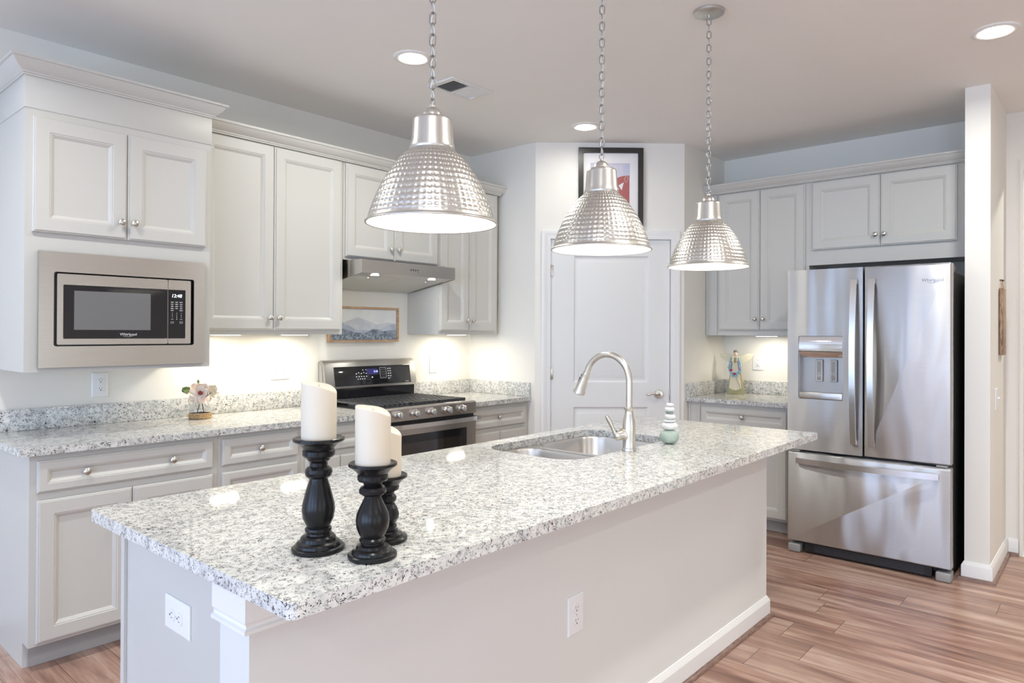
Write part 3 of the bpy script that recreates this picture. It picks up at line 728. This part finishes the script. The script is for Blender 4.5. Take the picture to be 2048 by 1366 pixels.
mb = MB().lathe([(0, 0), (.0150, 0), (.0158, .006), (.0150, .010), (.0175, .035), (.0215, .065), (.0225, .082), (.0260, .088), (.0260, .095), (.022, .098), (0, .098)], n=28)
mb.tf(Matrix.Translation(e) @ q); mb.build('spray_head', NICKEL, t, ang=50)
mb = MB().box(-.004, .004, -.0235, -.012, .03, .065, .002).box(-.004, .004, -.0205, -.012, .015, .026, .002)
for ang in (PI,):
    mb.tf(Matrix.Translation(e) @ q @ Matrix.Rotation(ang, 4, 'Z')); mb.build('spray_button', BLACKP, t)
mb = MB().tube([(-.010, .006, .060), (-.030, .017, .070), (-.046, .026, .066)], [.021, .022, .019], 18)
mb.tube([(-.040, .022, .063), (-.050, .029, .058), (-.056, .033, .056)], [.019, .016, .006], 18)
mb.tube([(-.050, .030, .064), (-.060, .040, .095), (-.073, .050, .128), (-.080, .056, .145)], [.009, .0075, .0095, .006], 12)
mb.build('lever_handle', NICKEL, t, ang=50)
# balanced stones
STW = duo('white_stone', (.70, .68, .65), (.80, .78, .75), 20); STG = duo('green_stone', (.30, .38, .33), (.45, .52, .46), 12, .5)
STD = duo('grey_green_stone', (.20, .27, .25), (.36, .42, .40), 25); STB = duo('pale_blue_stone', (.62, .68, .70), (.74, .77, .78), 25)
def stone(x, y, z0, rx, rz, m, lb, seed, sk=0):
    n, k_ = 28, 14; L = []
    rnd = random.Random(seed); p1, p2 = rnd.uniform(0, 6), rnd.uniform(0, 6)
    for i in range(k_+1):
        th = PI*i/k_; rr = math.sin(th)**.72; h = -math.cos(th)*rz
        L.append([(rr*rx*math.cos(a)*(1+.05*math.sin(2*a+p1)), rr*rx*.86*math.sin(a)*(1+.05*math.sin(3*a+p2)), h+rz+sk*rr*rx*math.cos(a)) for a in [2*PI*j/n for j in range(n)]])
    o = MB().rings(L).build('stone', m, ang=180); o.location = (x, y, z0); o.rotation_euler = (0, 0, rnd.uniform(0, 3))
    setp(o, lb, 'stone')
sx, sy, z = 2.655, 1.470, .9142
for rx, h, m, lb, ox in ((.0435, .060, STG, 'large grey-green stone at the bottom of the balanced stone stack', 0),
                     (.0350, .034, STW, 'wide white stone resting on the large green stone', 0),
                     (.0275, .012, STB, 'thin pale flat stone below the middle white stone', -.001),
                     (.0255, .027, STW, 'round white stone in the middle of the stack', -.002),
                     (.0200, .009, STD, 'thin dark grey-green stone between two white stones', -.001),
                     (.0235, .023, STW, 'round white stone second from the top of the stack', 0),
                     (.0190, .016, STW, 'small white stone on top of the stack', -.001)):
    stone(sx-ox, sy+ox, z, rx, h/2, m, lb, int(rx*1e5)); z += h-.0012

# candle holders and candles
def holder(x, y, prof, lb):
    o = MB().lathe(prof, n=64).build('candle_holder', WOODB, ang=16); o.location = (x, y, .9142); setp(o, lb, 'candle holder')
    return o
H1 = [(0, 0), (.0540, 0), (.0560, .003), (.0560, .008), (.0535, .010), (.0480, .011), (.0470, .016), (.0450, .019), (.0390, .022), (.0370, .029), (.0330, .033), (.0255, .035), (.0250, .039), (.0275, .041), (.0285, .045), (.0275, .049), (.0240, .051), (.0262, .056), (.0325, .070), (.0350, .086), (.0340, .100), (.0290, .120), (.0235, .140), (.0195, .152), (.0190, .156), (.0225, .157), (.0275, .162), (.0292, .169), (.0275, .176), (.0225, .181), (.0190, .182), (.0190, .190), (.0240, .196), (.0255, .200), (.0320, .203), (.0345, .207), (.0345, .216), (.0325, .219), (.0360, .225), (.0420, .231), (.0510, .235), (.0545, .238), (.0545, .243), (.0515, .244), (.0430, .2415), (0, .2405)]
def scaled(P, hs, rs=1): return [(r*rs, h*hs) for r, h in P]
holder(.853, 1.326, H1, 'tallest black turned-wood candle holder, leftmost of the three')
H2 = [(0, 0), (.0490, 0), (.0510, .003), (.0510, .008), (.0485, .010), (.0430, .011), (.0420, .016), (.0395, .019), (.0340, .022), (.0320, .027), (.0240, .030), (.0240, .033), (.0268, .035), (.0275, .039), (.0240, .043), (.0280, .050), (.0335, .064), (.0350, .078), (.0330, .092), (.0270, .106), (.0210, .118), (.0175, .126), (.0175, .130), (.0225, .131), (.0280, .136), (.0285, .142), (.0250, .148), (.0200, .151), (.0178, .152), (.0210, .158), (.0300, .161), (.0320, .165), (.0320, .172), (.0305, .175), (.0360, .182), (.0460, .190), (.0505, .193), (.0505, .198), (.0480, .199), (.0410, .1965), (0, .1955)]
holder(.900, 1.1975, H2, 'front black candle holder of middle height, nearest the counter edge')
H3 = [(0, 0), (.0480, 0), (.0500, .003), (.0500, .008), (.0470, .010), (.0410, .011), (.0390, .016), (.0300, .020), (.0290, .024), (.0235, .026), (.0235, .029), (.0262, .031), (.0262, .035), (.0230, .037), (.0265, .045), (.0305, .052), (.0310, .060), (.0270, .074), (.0215, .082), (.0205, .086), (.0245, .091), (.0255, .097), (.0230, .102), (.0195, .106), (.0215, .111), (.0300, .116), (.0310, .122), (.0300, .126), (.0360, .134), (.0450, .141), (.0490, .144), (.0490, .149), (.0465, .150), (.0400, .1475), (0, .1465)]
holder(.992, 1.273, H3, 'shortest black candle holder, half hidden behind the front one')
def candle(x, y, z0, r, h, lb, dirx):
    t = thing('candle', lb, 'candle', (x, y, z0)); n = 48
    def top(px, py): s_ = (px*dirx[0]+py*dirx[1])/r; return h-.012*s_-.005*s_*s_+.002*math.sin(3*s_)
    L = [[(r*math.cos(2*PI*i/n), r*math.sin(2*PI*i/n), 0) for i in range(n)], [(r*math.cos(2*PI*i/n), r*math.sin(2*PI*i/n), .004) for i in range(n)]]
    for rr, dz in ((1, -.003), (.985, -.001), (.95, 0), (.85, -.003), (.6, -.008), (.3, -.011), (.05, -.012)):
        L.append([(r*rr*math.cos(2*PI*i/n), r*rr*math.sin(2*PI*i/n), top(r*rr*math.cos(2*PI*i/n), r*rr*math.sin(2*PI*i/n))+dz) for i in range(n)])
    MB().rings(L).build('wax_body', WAX, t, ang=50)
    MB().lathe([(0, h-.016), (.004, h-.013), (.0045, h-.008), (.0025, h-.001), (0, h+.003)], n=12, sx=.5).build('flame_tip', WAX, t)
dr_ = (math.sin(yaw), -math.cos(yaw))
candle(.853, 1.326, 1.1552, .0372, .118, 'ivory pillar candle on the tallest black holder', dr_)
candle(.900, 1.1975, 1.1102, .0368, .117, 'ivory pillar candle on the front black holder', dr_)
candle(.992, 1.273, 1.0612, .0355, .108, 'ivory pillar candle on the shortest holder at the back', dr_)

# ------------------------------------------------------------------ pendants
def shade_mesh():
    # (radius, z) down the bell, 14 rows of hammered dimples round it
    ctrl = [(.0590, .192), (.0720, .182), (.0860, .168), (.1000, .150), (.1140, .130), (.1270, .109), (.1385, .087), (.1490, .064), (.1580, .041), (.1650, .020), (.1690, .004)]
    rows, per, sub, na = 14, 7, 6, 58
    N = rows*per; L = []
    def at(s_):
        f = s_*(len(ctrl)-1); i = min(int(f), len(ctrl)-2); f -= i
        return ctrl[i][0]*(1-f)+ctrl[i+1][0]*f, ctrl[i][1]*(1-f)+ctrl[i+1][1]*f
    for k_ in range(N+1):
        s_ = k_/N; r, z = at(s_); ph = (k_ % per)/per; row = k_//per; ring = []
        fade = min(1, (1-s_)*N/per*.8) if s_ > .93 else 1
        for j in range(na*sub):
            a = 2*PI*j/(na*sub); ac = ((j/sub)) % 1
            dm = max(0, 1-((ac-.5)/.43)**2-((ph-.5)/.36)**2)**.8*.0019*fade
            nz = .45; rr = r-dm*.89; zz = z-dm*nz
            ring.append((rr*math.cos(a), rr*math.sin(a), zz))
        L.append(ring)
    na2 = na*sub
    for r, z in ((.1735, -.001), (.1760, -.003), (.1750, -.006), (.1715, -.005)): L.append([(r*math.cos(2*PI*j/na2), r*math.sin(2*PI*j/na2), z) for j in range(na2)])
    mb = MB().rings(L, False, False); return mb
SH = None
def pendant(x, y, lb):
    global SH
    t = thing('pendant_lamp', lb, 'pendant lamp', (x, y, 1.681), 0, 'hammered metal pendants over the island')
    if SH is None: SH = shade_mesh().build('shade', PEWTER, t, ang=180, label='hammered pewter bell shade')
    else:
        o = SH.copy(); COL.objects.link(o); o.parent = t
    MB().lathe([(.1712, -.0052), (.1660, .003), (.1615, .019), (.1550, .040), (.1455, .063), (.1350, .086), (.1235, .107), (.1105, .127), (.0965, .146), (.0820, .163), (.0680, .176), (.0540, .186), (.0001, .188)], n=64, cap=False).build('lining', LINER, t, ang=180, label='white inside of the shade')
    MB().lathe([(.0592, .1915), (.0610, .196), (.0600, .200), (.0560, .215), (.0525, .268), (.0510, .274), (.0470, .277), (.0001, .277)], n=48).build('neck', PEWTER, t, ang=40)
    MB().lathe([(.0275, .2765), (.0272, .283), (.0240, .294), (.0170, .302), (.0075, .307), (.0060, .314), (0, .315)], n=32).build('cap', PEWTER, t, ang=50)
    mb = MB(); z = .322; top = HC-1.681-.030; i = 0
    pts = [(0, .010*math.cos(a), .010*math.sin(a)+z) for a in [2*PI*k_/16 for k_ in range(16)]]; mb.tube(pts, .0015, 6, True); z += .006
    pitch_ = (top-z)/26
    while i < 26:
        a0 = PI/2*(i % 2)+.5; c_, s_ = math.cos(a0), math.sin(a0); P = []
        for k_ in range(16):
            a = 2*PI*k_/16; u = .0085*math.cos(a); v = .0105*math.sin(a)+(.0060 if math.sin(a) > 0 else -.0060)
            P.append((u*c_, u*s_, z+pitch_/2+v))
        mb.tube(P, .0021, 6, True); z += pitch_; i += 1
    mb.build('chain', CHAIN, t, ang=60)
    P = [(.0045*math.sin(k_*PI/3.2), .0045*math.cos(k_*PI/3.2), .312+(top+.010-.312)*k_/84) for k_ in range(85)]
    MB().tube(P, .0014, 6).build('cord', PLASTIC, t, label='white flex threaded through the chain')
    MB().lathe([(0, top-.002), (.008, top), (.008, top+.012), (.050, top+.014), (.064, top+.020), (.065, top+.0290), (0, top+.0295)], n=40).build('canopy', PEWTER, t, ang=40)
    MB().lathe([(0, .075), (.018, .080), (.029, .095), (.031, .110), (.026, .128), (.014, .145), (.013, .175), (0, .178)], n=24).build('bulb', BULB, t, ang=60)
    lamp('pendant_glow', 'POINT', (0, 0, .060), (0, 0, 0), P_PEND, (1, .90, .74), t, shadow_soft_size=.035)
pendant(1.240, 1.400, 'nearest and largest-looking hammered pendant, leftmost of the three')
pendant(2.003, 1.378, 'middle hammered pendant, in front of the pantry door')
pendant(2.803, 1.365, 'farthest hammered pendant on the right, its canopy visible')

# recessed lights and vent
def can(x, y, lb, grp='recessed ceiling lights', p=P_CAN, sp=172):
    t = thing('recessed_light', lb, 'ceiling light', (x, y, HC), 0, grp)  # the lens bulges slightly below its ring
    MB().lathe([(.060, -.001), (.068, -.007), (.084, -.009), (.096, -.005), (.098, -.001)], n=48, cap=False).build('trim_ring', TRIM, t, ang=60)
    MB().lathe([(0, -.014), (.030, -.0135), (.050, -.011), (.062, -.005), (.064, -.002), (0, -.0015)], n=40).build('lens', LENS, t)
    lamp('recessed_lamp', 'AREA', (0, 0, -.018), (0, 0, 0), p, WARM, t, shape='DISK', size=.12, spread=math.radians(sp))
can(2.305, 2.755, 'recessed ceiling light behind the nearest pendant chain')
can(3.832, 2.770, 'recessed ceiling light in front of the pantry wall, behind the middle chain', p=2.2)
can(3.825, .437, 'recessed ceiling light at the upper right, partly out of frame', p=14)
for x, y, p_ in ((.4, 2.76, 11), (.4, .44, 11), (2.1, .44, 10), (-1.8, -.5, 16), (.6, -2.2, 20), (3.0, -1.6, 20)): can(x, y, 'recessed ceiling light out of the picture', 'recessed ceiling lights out of the picture', p_, 140)
lamp('hall_lamp', 'AREA', (6.1, -.2, HC-.02), (0, 0, 0), 25, WARM, None, shape='DISK', size=.15)
t = thing('ceiling_vent', 'white louvred air vent in the ceiling by the nearest chain', 'vent', (2.776, 2.891, HC))
MB().plate([(-.160, -.105), (.160, -.105), (.160, .105), (-.160, .105)], [[(-.128, -.078), (-.006, -.078), (-.006, .078), (-.128, .078)], [(.006, -.078), (.128, -.078), (.128, .078), (.006, .078)]], -.009, -.001, 'z', .0015).build('frame', TRIM, t)
MB().box(-.14, .14, -.09, .09, -.0015, -.0008).build('backing', BLACKP, t)
for x0_, sg in ((-.122, 1), (.014, -1)):
    mb = MB()
    for i in range(9):
        x = x0_+i*.0138; mb.rings([[(x, y, -.008), (x+.0016, y, -.008), (x+.0016+sg*.008, y, -.0018), (x+sg*.008, y, -.0018)] for y in (-.077, .077)])
    mb.build('louvre', TRIM, t)
MB().box(.132, .137, .02, .06, -.016, -.009).build('damper_lever', TRIM, t)

# ------------------------------------------------------------------ outlets
def outlet(lb, loc, rz, w_=.078, h_=.125, units=(0,), flat=False, gfci=False):
    t = thing('power_outlet' if units != ('t',) else 'light_switch', lb, 'outlet' if units != ('t',) else 'switch', loc, rz)
    MB().panel(-w_/2, w_/2, -h_/2, h_/2, [(0, 0), (0, .003), (.004, .006), (.006, .0062)], -.0004).build('plate', PLASTIC, t, ang=20)
    for u in units:
        if u == 't' or (isinstance(u, tuple)):
            x = 0 if u == 't' else u[1]
            MB().box(x-.004, x+.004, -.017, -.0066, -.003, .010, .001).box(x-.006, x+.006, -.0075, -.0064, -.012, .012).build('toggle', PLASTIC, t)
            continue
        if gfci:
            o = MB().box(u-.017, u+.017, -.0095, -.0067, -.034, .034, .001).build('receptacle', PLASTIC, t)
            MB().box(u-.008, u+.008, -.0105, -.0097, -.0045, -.001).box(u-.008, u+.008, -.0105, -.0097, .001, .0045).build('test_button', PLASTIC, o)
            faces = [(u, .0205), (u, -.0205)]; yy = -.0098
            mb = MB()
            for x, z in faces: mb.box(x-.0065, x-.0050, yy-.0004, yy, z, z+.008).box(x+.0045, x+.0060, yy-.0004, yy, z+.001, z+.007).lathe([(0, 0), (.0028, 0), (.0028, .0004), (0, .0004)], (x, yy, z-.006), '-y', 10)
            mb.build('slots', SLOT, o)
        else:
            faces = [(u-.020, 0), (u+.020, 0)] if flat else [(u, .020), (u, -.020)]
            for x, z in faces:
                o = MB().lathe([(0, 0), (.0165, 0), (.0165, .002), (0, .002)], (x, -.0067, z), '-y', 24, sx=.93 if not flat else 1, sy=1 if not flat else .93).build('receptacle', PLASTIC, t)
                mb = MB(); y = -.0088
                if flat: mb.box(x-.004, x+.004, y-.0004, y, z+.005, z+.0065).box(x-.003, x+.003, y-.0004, y, z-.0065, z-.005).lathe([(0, 0), (.0026, 0), (.0026, .0004), (0, .0004)], (x-.009, y, z), '-y', 10)
                else: mb.box(x-.0065, x-.0050, y-.0004, y, z, z+.008).box(x+.0050, x+.0065, y-.0004, y, z+.001, z+.007).lathe([(0, 0), (.0026, 0), (.0026, .0004), (0, .0004)], (x, y, z-.0065), '-y', 10)
                mb.build('slots', SLOT, o)
            if not flat or 1: MB().lathe([(0, 0), (.0022, 0), (.0015, .001), (0, .001)], (u, -.0067, 0), '-y', 10).build('screw', GREYP, t)
outlet('white outlet under the microwave cabinet, left of the vase', (1.277, YW, 1.1115), 0, gfci=True)
outlet('wide white plate with a switch and an outlet, between the vase and the range', (2.268, YW, 1.1545), 0, .128, .130, (('t', -.025), .028))
outlet('white outlet on the stove wall right of the range', (3.523, YW, 1.142), 0, .076, .131)
outlet('white outlet behind the angel figurine, by the refrigerator', (XW, 2.166, 1.1615), R90, .093, .127, gfci=True)
outlet('white sideways outlet on the grey end of the island', (.720, 1.703, .7100), R90, .131, .080, flat=True)
outlet('white outlet low on the long drywall front of the island', (1.779, 1.32, .4925), 0, .082, .124)
t = thing('light_switch', 'white toggle switch on the side of the stub wall under the wooden hanging', 'switch', (4.84, YS0, 1.012), 0)
MB().panel(-.039, .039, -.062, .062, [(0, 0), (0, .003), (.004, .006), (.006, .0062)], -.0004).build('plate', PLASTIC, t, ang=20)
MB().box(-.005, .005, -.022, -.0066, 0, .012, .002).build('toggle', PLASTIC, t)

# ------------------------------------------------------------------ pictures
t = thing('mountain_painting', 'wide wood-framed painting of misty blue mountains above the range', 'painting', (2.600, YW, 1.318))
PWd, PH = .574, .240
MB().plate([(0, 0), (PWd, 0), (PWd, PH), (0, PH)], [[(.014, .014), (PWd-.014, .014), (PWd-.014, PH-.014), (.014, PH-.014)]], -.030, -.002, 'y', .001).build('frame', PINE, t, label='light wood frame')
MB().box(.0145, PWd-.0145, -.016, -.003, .0145, PH-.0145).build('canvas', duo('painted_sky', (.72, .74, .75), (.80, .81, .80), 6), t)
def ridge(pts, y, a, b, sc):
    x0_, x1_ = .015, PWd-.015
    P = [(x0_, .015)]+[(x0_+(x1_-x0_)*u, .015+(PH-.030)*v) for u, v in pts]+[(x1_, .015)]
    n_ = len(pts); mb = MB(); A = [mb.bm.verts.new((p[0], y, .015)) for p in P[1:-1]]; B = [mb.bm.verts.new((p[0], y, p[1])) for p in P[1:-1]]
    for i in range(n_-1): mb.bm.faces.new((A[i], A[i+1], B[i+1], B[i]))
    r = bmesh.ops.extrude_face_region(mb.bm, geom=list(mb.bm.faces))
    for v in [g for g in r['geom'] if isinstance(g, bmesh.types.BMVert)]: v.co.y += .0006
    mb.build('painted_ridge', duo('painted_ridge', a, b, sc), t, smooth=False)
ridge([(0, .45), (.10, .42), (.22, .58), (.34, .68), (.40, .73), (.50, .66), (.60, .58), (.68, .50), (.78, .53), (.86, .58), (.93, .55), (1, .53)], -.0168, (.56, .58, .62), (.66, .68, .71), 10)
ridge([(0, .75), (.10, .66), (.18, .55), (.30, .42), (.40, .30), (.52, .33), (.62, .25), (.70, .30), (.80, .40), (.90, .50), (.96, .52), (1, .48)], -.0176, (.40, .44, .53), (.55, .59, .67), 14)
ridge([(0, .42), (.12, .38), (.22, .34), (.35, .24), (.45, .22), (.55, .26), (.62, .36), (.70, .34), (.78, .28), (.88, .30), (1, .33)], -.0184, (.13, .16, .22), (.34, .38, .44), 30)
ridge([(0, .22), (.12, .20), (.25, .16), (.40, .18), (.52, .15), (.65, .18), (.80, .12), (1, .16)], -.0192, (.10, .13, .18), (.42, .47, .52), 60)
t = thing('framed_print', 'black-framed print with white mat hanging above the pantry door', 'picture'); diag(t)
x0_, x1_, z0_, z1_ = .316, .793, 2.170, 2.750
MB().plate([(x0_, z0_), (x1_, z0_), (x1_, z1_), (x0_, z1_)], [[(x0_+.036, z0_+.036), (x1_-.036, z0_+.036), (x1_-.036, z1_-.036), (x0_+.036, z1_-.036)]], -.030, -.003, 'y', .002).build('frame', mat('black_frame', (.030, .026, .022), .35), t)
MB().plate([(x0_+.037, z0_+.037), (x1_-.037, z0_+.037), (x1_-.037, z1_-.037), (x0_+.037, z1_-.037)], [[(.406, 2.27), (.696, 2.27), (.696, 2.638), (.406, 2.638)]], -.012, -.009, 'y').build('mat_board', mat('mat_board', (.82, .80, .79), .8), t)
MB().box(.400, .702, -.008, -.004, 2.265, 2.643).build('print', duo('print_sky', (.50, .52, .66), (.66, .62, .66), 6), t)
PRED = mat('print_red', (.42, .13, .12), .8)
MB().prism([(.610, 2.272), (.600, 2.40), (.618, 2.455), (.595, 2.47), (.560, 2.50), (.610, 2.535), (.640, 2.545), (.692, 2.55), (.692, 2.272)], -.0095, -.0082, 'y').build('print_shape', PRED, t, label='plain brick-red shape')
MB().prism([(.612, 2.475), (.652, 2.500), (.636, 2.440)], -.0102, -.0096, 'y').tube([(.668, -.0100, 2.545), (.655, -.0100, 2.520), (.668, -.0100, 2.495), (.682, -.0100, 2.520), (.680, -.0100, 2.545)], .0012, 5).build('print_line', INKW, t)
t = thing('wooden_hanging', 'rustic wooden board hanging by a strap on the stub wall', 'wall decor', (5.03, YS0, 0))
MB().box(-.075, .075, -.022, -.003, 1.265, 1.665, .003).build('board', RUSTIC, t)
MB().tube([(-.04, -.012, 1.664), (-.035, -.008, 1.700), (-.030, -.008, 1.715)], .003, 6).tube([(.04, -.012, 1.664), (.035, -.008, 1.700), (.030, -.008, 1.715)], .003, 6).build('strap', mat('tan_strap', (.50, .32, .22), .7), t)
MB().lathe([(0, 0), (.005, 0), (.004, .016), (0, .018)], (-.03, -.0008, 1.715), '-y', 10).lathe([(0, 0), (.005, 0), (.004, .016), (0, .018)], (.03, -.0008, 1.715), '-y', 10).build('hook', BLACKP, t)

# ------------------------------------------------------------------ vase with flowers
vx, vy = 1.715, 3.805
t = thing('flower_vase', 'small round glass vase with a rope band on the left worktop', 'vase', (vx, vy, .9144))
GLASS = mat('clear_glass', (.97, .98, .98), .02); GLASS.node_tree.nodes['Principled BSDF'].inputs['Transmission Weight'].default_value = 1; GLASS.node_tree.nodes['Principled BSDF'].inputs['IOR'].default_value = 1.3
MB().lathe([(0, 0), (.046, 0), (.050, .004), (.054, .030), (.054, .050), (.048, .070), (.034, .088), (.022, .096), (.020, .104), (.023, .110), (.021, .110), (.018, .104), (.020, .094), (.032, .085), (.045, .068), (.051, .048), (.050, .010), (0, .006)], n=40).build('glass_bottle', GLASS, t, ang=60)
ROPE = duo('jute_rope', (.34, .20, .08), (.62, .42, .22), 140)
mb = MB()
for i in range(5): mb.tube([(.0555*math.cos(2*PI*k_/40), .0555*math.sin(2*PI*k_/40), .005+i*.0058) for k_ in range(40)], .0031, 8, True)
mb.build('rope_band', ROPE, t, label='tan rope wound round the base')
PET = duo('petal_cream', (.80, .62, .50), (.86, .76, .64), 25); PETW = duo('petal_white', (.84, .80, .70), (.88, .86, .80), 25)
LEAF = duo('leaf_green', (.10, .16, .05), (.35, .42, .15), 60); STEM = mat('stem_green', (.10, .14, .10), .6); DKR = duo('flower_heart', (.10, .008, .012), (.32, .04, .04), 200)
def petal(mb, c, d, ln, wd, cup, n=6):     # a cupped petal growing from c along d, facing -y/-x
    d = Vector(d).normalized(); f = Vector((-.45, -.85, .25)).normalized(); f = (f-d*f.dot(d)).normalized(); s_ = d.cross(f); R_ = []
    for i in range(n+1):
        u = i/n; w2 = wd*math.sin(PI*min(.96, u*.85+.10))**.7; row = []
        for j in range(-3, 4):
            v = j/3; row.append(Vector(c)+d*(ln*u)+s_*(w2*v)+f*(cup*(u*u*.9+v*v*.5*u)+.004*math.sin(7*u+5*v)))
        R_.append(row)
    for k_ in range(2):
        off = f*(-.0012*k_); V = [[mb.bm.verts.new(p+off) for p in row] for row in R_]
        for a, b in zip(V[:-1], V[1:]):
            for j in range(6): mb.bm.faces.new((a[j], a[j+1], b[j+1], b[j]))
def flower(name, lb, c, R_, m, heart, n=8, tilt=0):
    t2 = thing(name, lb, 'flower', c); rv = Vector((math.sin(yaw), -math.cos(yaw), 0)); uv = Vector((0, 0, 1))
    for k_ in range(n):
        a = 2*PI*k_/n+.3; rr = R_*(1 if k_ % 2 else .82)
        mb = MB(); petal(mb, (0, 0, 0), rv*math.cos(a)+uv*math.sin(a)*.92, rr, rr*.48, .018 if k_ % 2 else .026); mb.build('petal', m, t2, ang=180)
    f = Vector((-.55, -.8, .1)).normalized()
    if heart:
        mb = MB().lathe([(0, -.010), (.010, -.006), (.012, 0), (.006, .010), (0, .013)], tuple(f*.020), n=14); mb.build('heart', DKR, t2, label='dark red centre')
        mb = MB()
        for k_ in range(12):
            a = 2*PI*k_/12; p = f*.018+(rv*math.cos(a)+uv*math.sin(a))*.014; mb.tube([tuple(f*.016), tuple(p)], .0008, 5)
            mb.lathe([(0, -.002), (.002, 0), (0, .002)], tuple(p), n=6)
        mb.build('stamens', mat('stamen_orange', (.55, .22, .10), .7), t2)
    MB().tube([(0, 0, -.002), (vx-c[0]+.004*R_/.06, vy-c[1], 1.02-c[2]), (vx-c[0]+(.02 if heart else -.02), vy-c[1], .935-c[2])], .0022, 6).build('stem', STEM, t2)
    return t2
fl = flower('flower', 'large cream-pink bloom with a dark red heart in the vase', (vx-.010, vy-.028, 1.052), .064, PET, True, 9)
for dd in ((-.8, .55, .30), (-.72, .55, .05)):
    mb = MB(); petal(mb, (-.035, .028, .012), dd, .050, .016, .008); mb.build('leaf', LEAF, fl, ang=180)
mb = MB(); petal(mb, (-.01, .01, .052), (0, .1, 1), .022, .006, .003); mb.build('leaf', LEAF, fl, ang=180)
flower('flower', 'smaller white bloom leaning to the right of the cream one', (vx+.070, vy+.016, 1.052), .046, PETW, False, 8)

# ------------------------------------------------------------------ angel figurine (local x to the right = -Y, front toward -X)
t = thing('angel_figurine', 'wooden folk-art angel figurine with spread wings and a blue heart garland', 'figurine', (5.150, 2.274, .9146), R90+.12)
SAGE = wood('sage_wood', (.36, .34, .17), (.44, .41, .22), (8, 8, 30), .6); CRM = wood('cream_wood', (.72, .62, .44), (.82, .74, .58), (40, 8, 3), .6)
WING = wood('wing_cream', (.66, .62, .42), (.80, .76, .60), (6, 6, 60), .6); BLUE = duo('painted_blue', (.16, .30, .42), (.38, .55, .60), 90); RED = mat('painted_red', (.34, .03, .06), .6); PINK = mat('painted_pink', (.62, .20, .20), .6)
MB().prism([(-.068, 0), (.068, 0), (.040, .170), (.030, .285), (-.030, .285), (-.040, .170)], -.010, .010, 'y').build('back_board', SAGE, t)
MB().prism([(-.046, .050), (-.020, .036), (.006, .032), (.034, .040), (.048, .046), (.032, .170), (.018, .245), (-.018, .245), (-.032, .170)], -.020, -.0105, 'y').build('dress', CRM, t, label='cream dress board')
MB().prism([(.0, .150), (.004, .152), (.050, .034), (.044, .038)], -.022, -.0203, 'y').build('dress_line', SAGE, t)
for s_ in (-1, 1):
    MB().prism([(s_*x, z) for x, z in ((.022, .290), (.055, .305), (.095, .318), (.136, .316), (.128, .300), (.108, .272), (.080, .255), (.050, .240), (.030, .236))], .0105, .018, 'y').build('wing', WING, t)
    MB().prism([(s_*x, z) for x, z in ((.030, .290), (.040, .262), (.050, .215), (.048, .185), (.036, .160), (.010, .148), (.006, .160), (.026, .180), (.030, .215), (.026, .255))], -.028, -.0105 if s_ else 0, 'y').build('arm', BLUE, t, label='blue painted sleeve')
    MB().prism([(s_*x, z) for x, z in ((.010, .240), (.010, .296), (.024, .290), (.026, .240))], -.0205, -.0106, 'y').build('collar', CRM, t)
MB().prism([(-.024, .136), (.024, .136), (.020, .165), (-.020, .165)], -.0335, -.0285, 'y').build('garland', BLUE, t)
def heart(cx, cz, s_, y, m, nm='heart'):
    P = [(cx+s_*.0125*math.sin(a)**3*1.3, cz+s_*.001*(13*math.cos(a)-5*math.cos(2*a)-2*math.cos(3*a)-math.cos(4*a))) for a in [2*PI*k_/24 for k_ in range(24)]]
    MB().prism(P, y-.003, y, 'y').build(nm, m, t)
heart(-.028, .188, .75, -.029, RED); heart(0, .160, .75, -.034, RED); heart(.034, .205, .6, -.029, PINK); heart(-.024, .252, .35, -.0285, RED); heart(.024, .252, .35, -.0285, RED); heart(-.055, .210, .45, -.013, mat('painted_orange', (.85, .50, .18), .6))
MB().lathe([(0, -.020), (.010, -.016), (.0155, -.004), (.016, .006), (.011, .018), (0, .022)], (0, -.006, .318), n=20).build('head', mat('painted_face', (.76, .58, .46), .6), t)
MB().lathe([(.0165, -.002), (.0180, .006), (.0165, .016), (.008, .024), (0, .026)], (0, -.003, .320), n=20).build('hair', mat('grey_hair', (.22, .20, .20), .7), t)
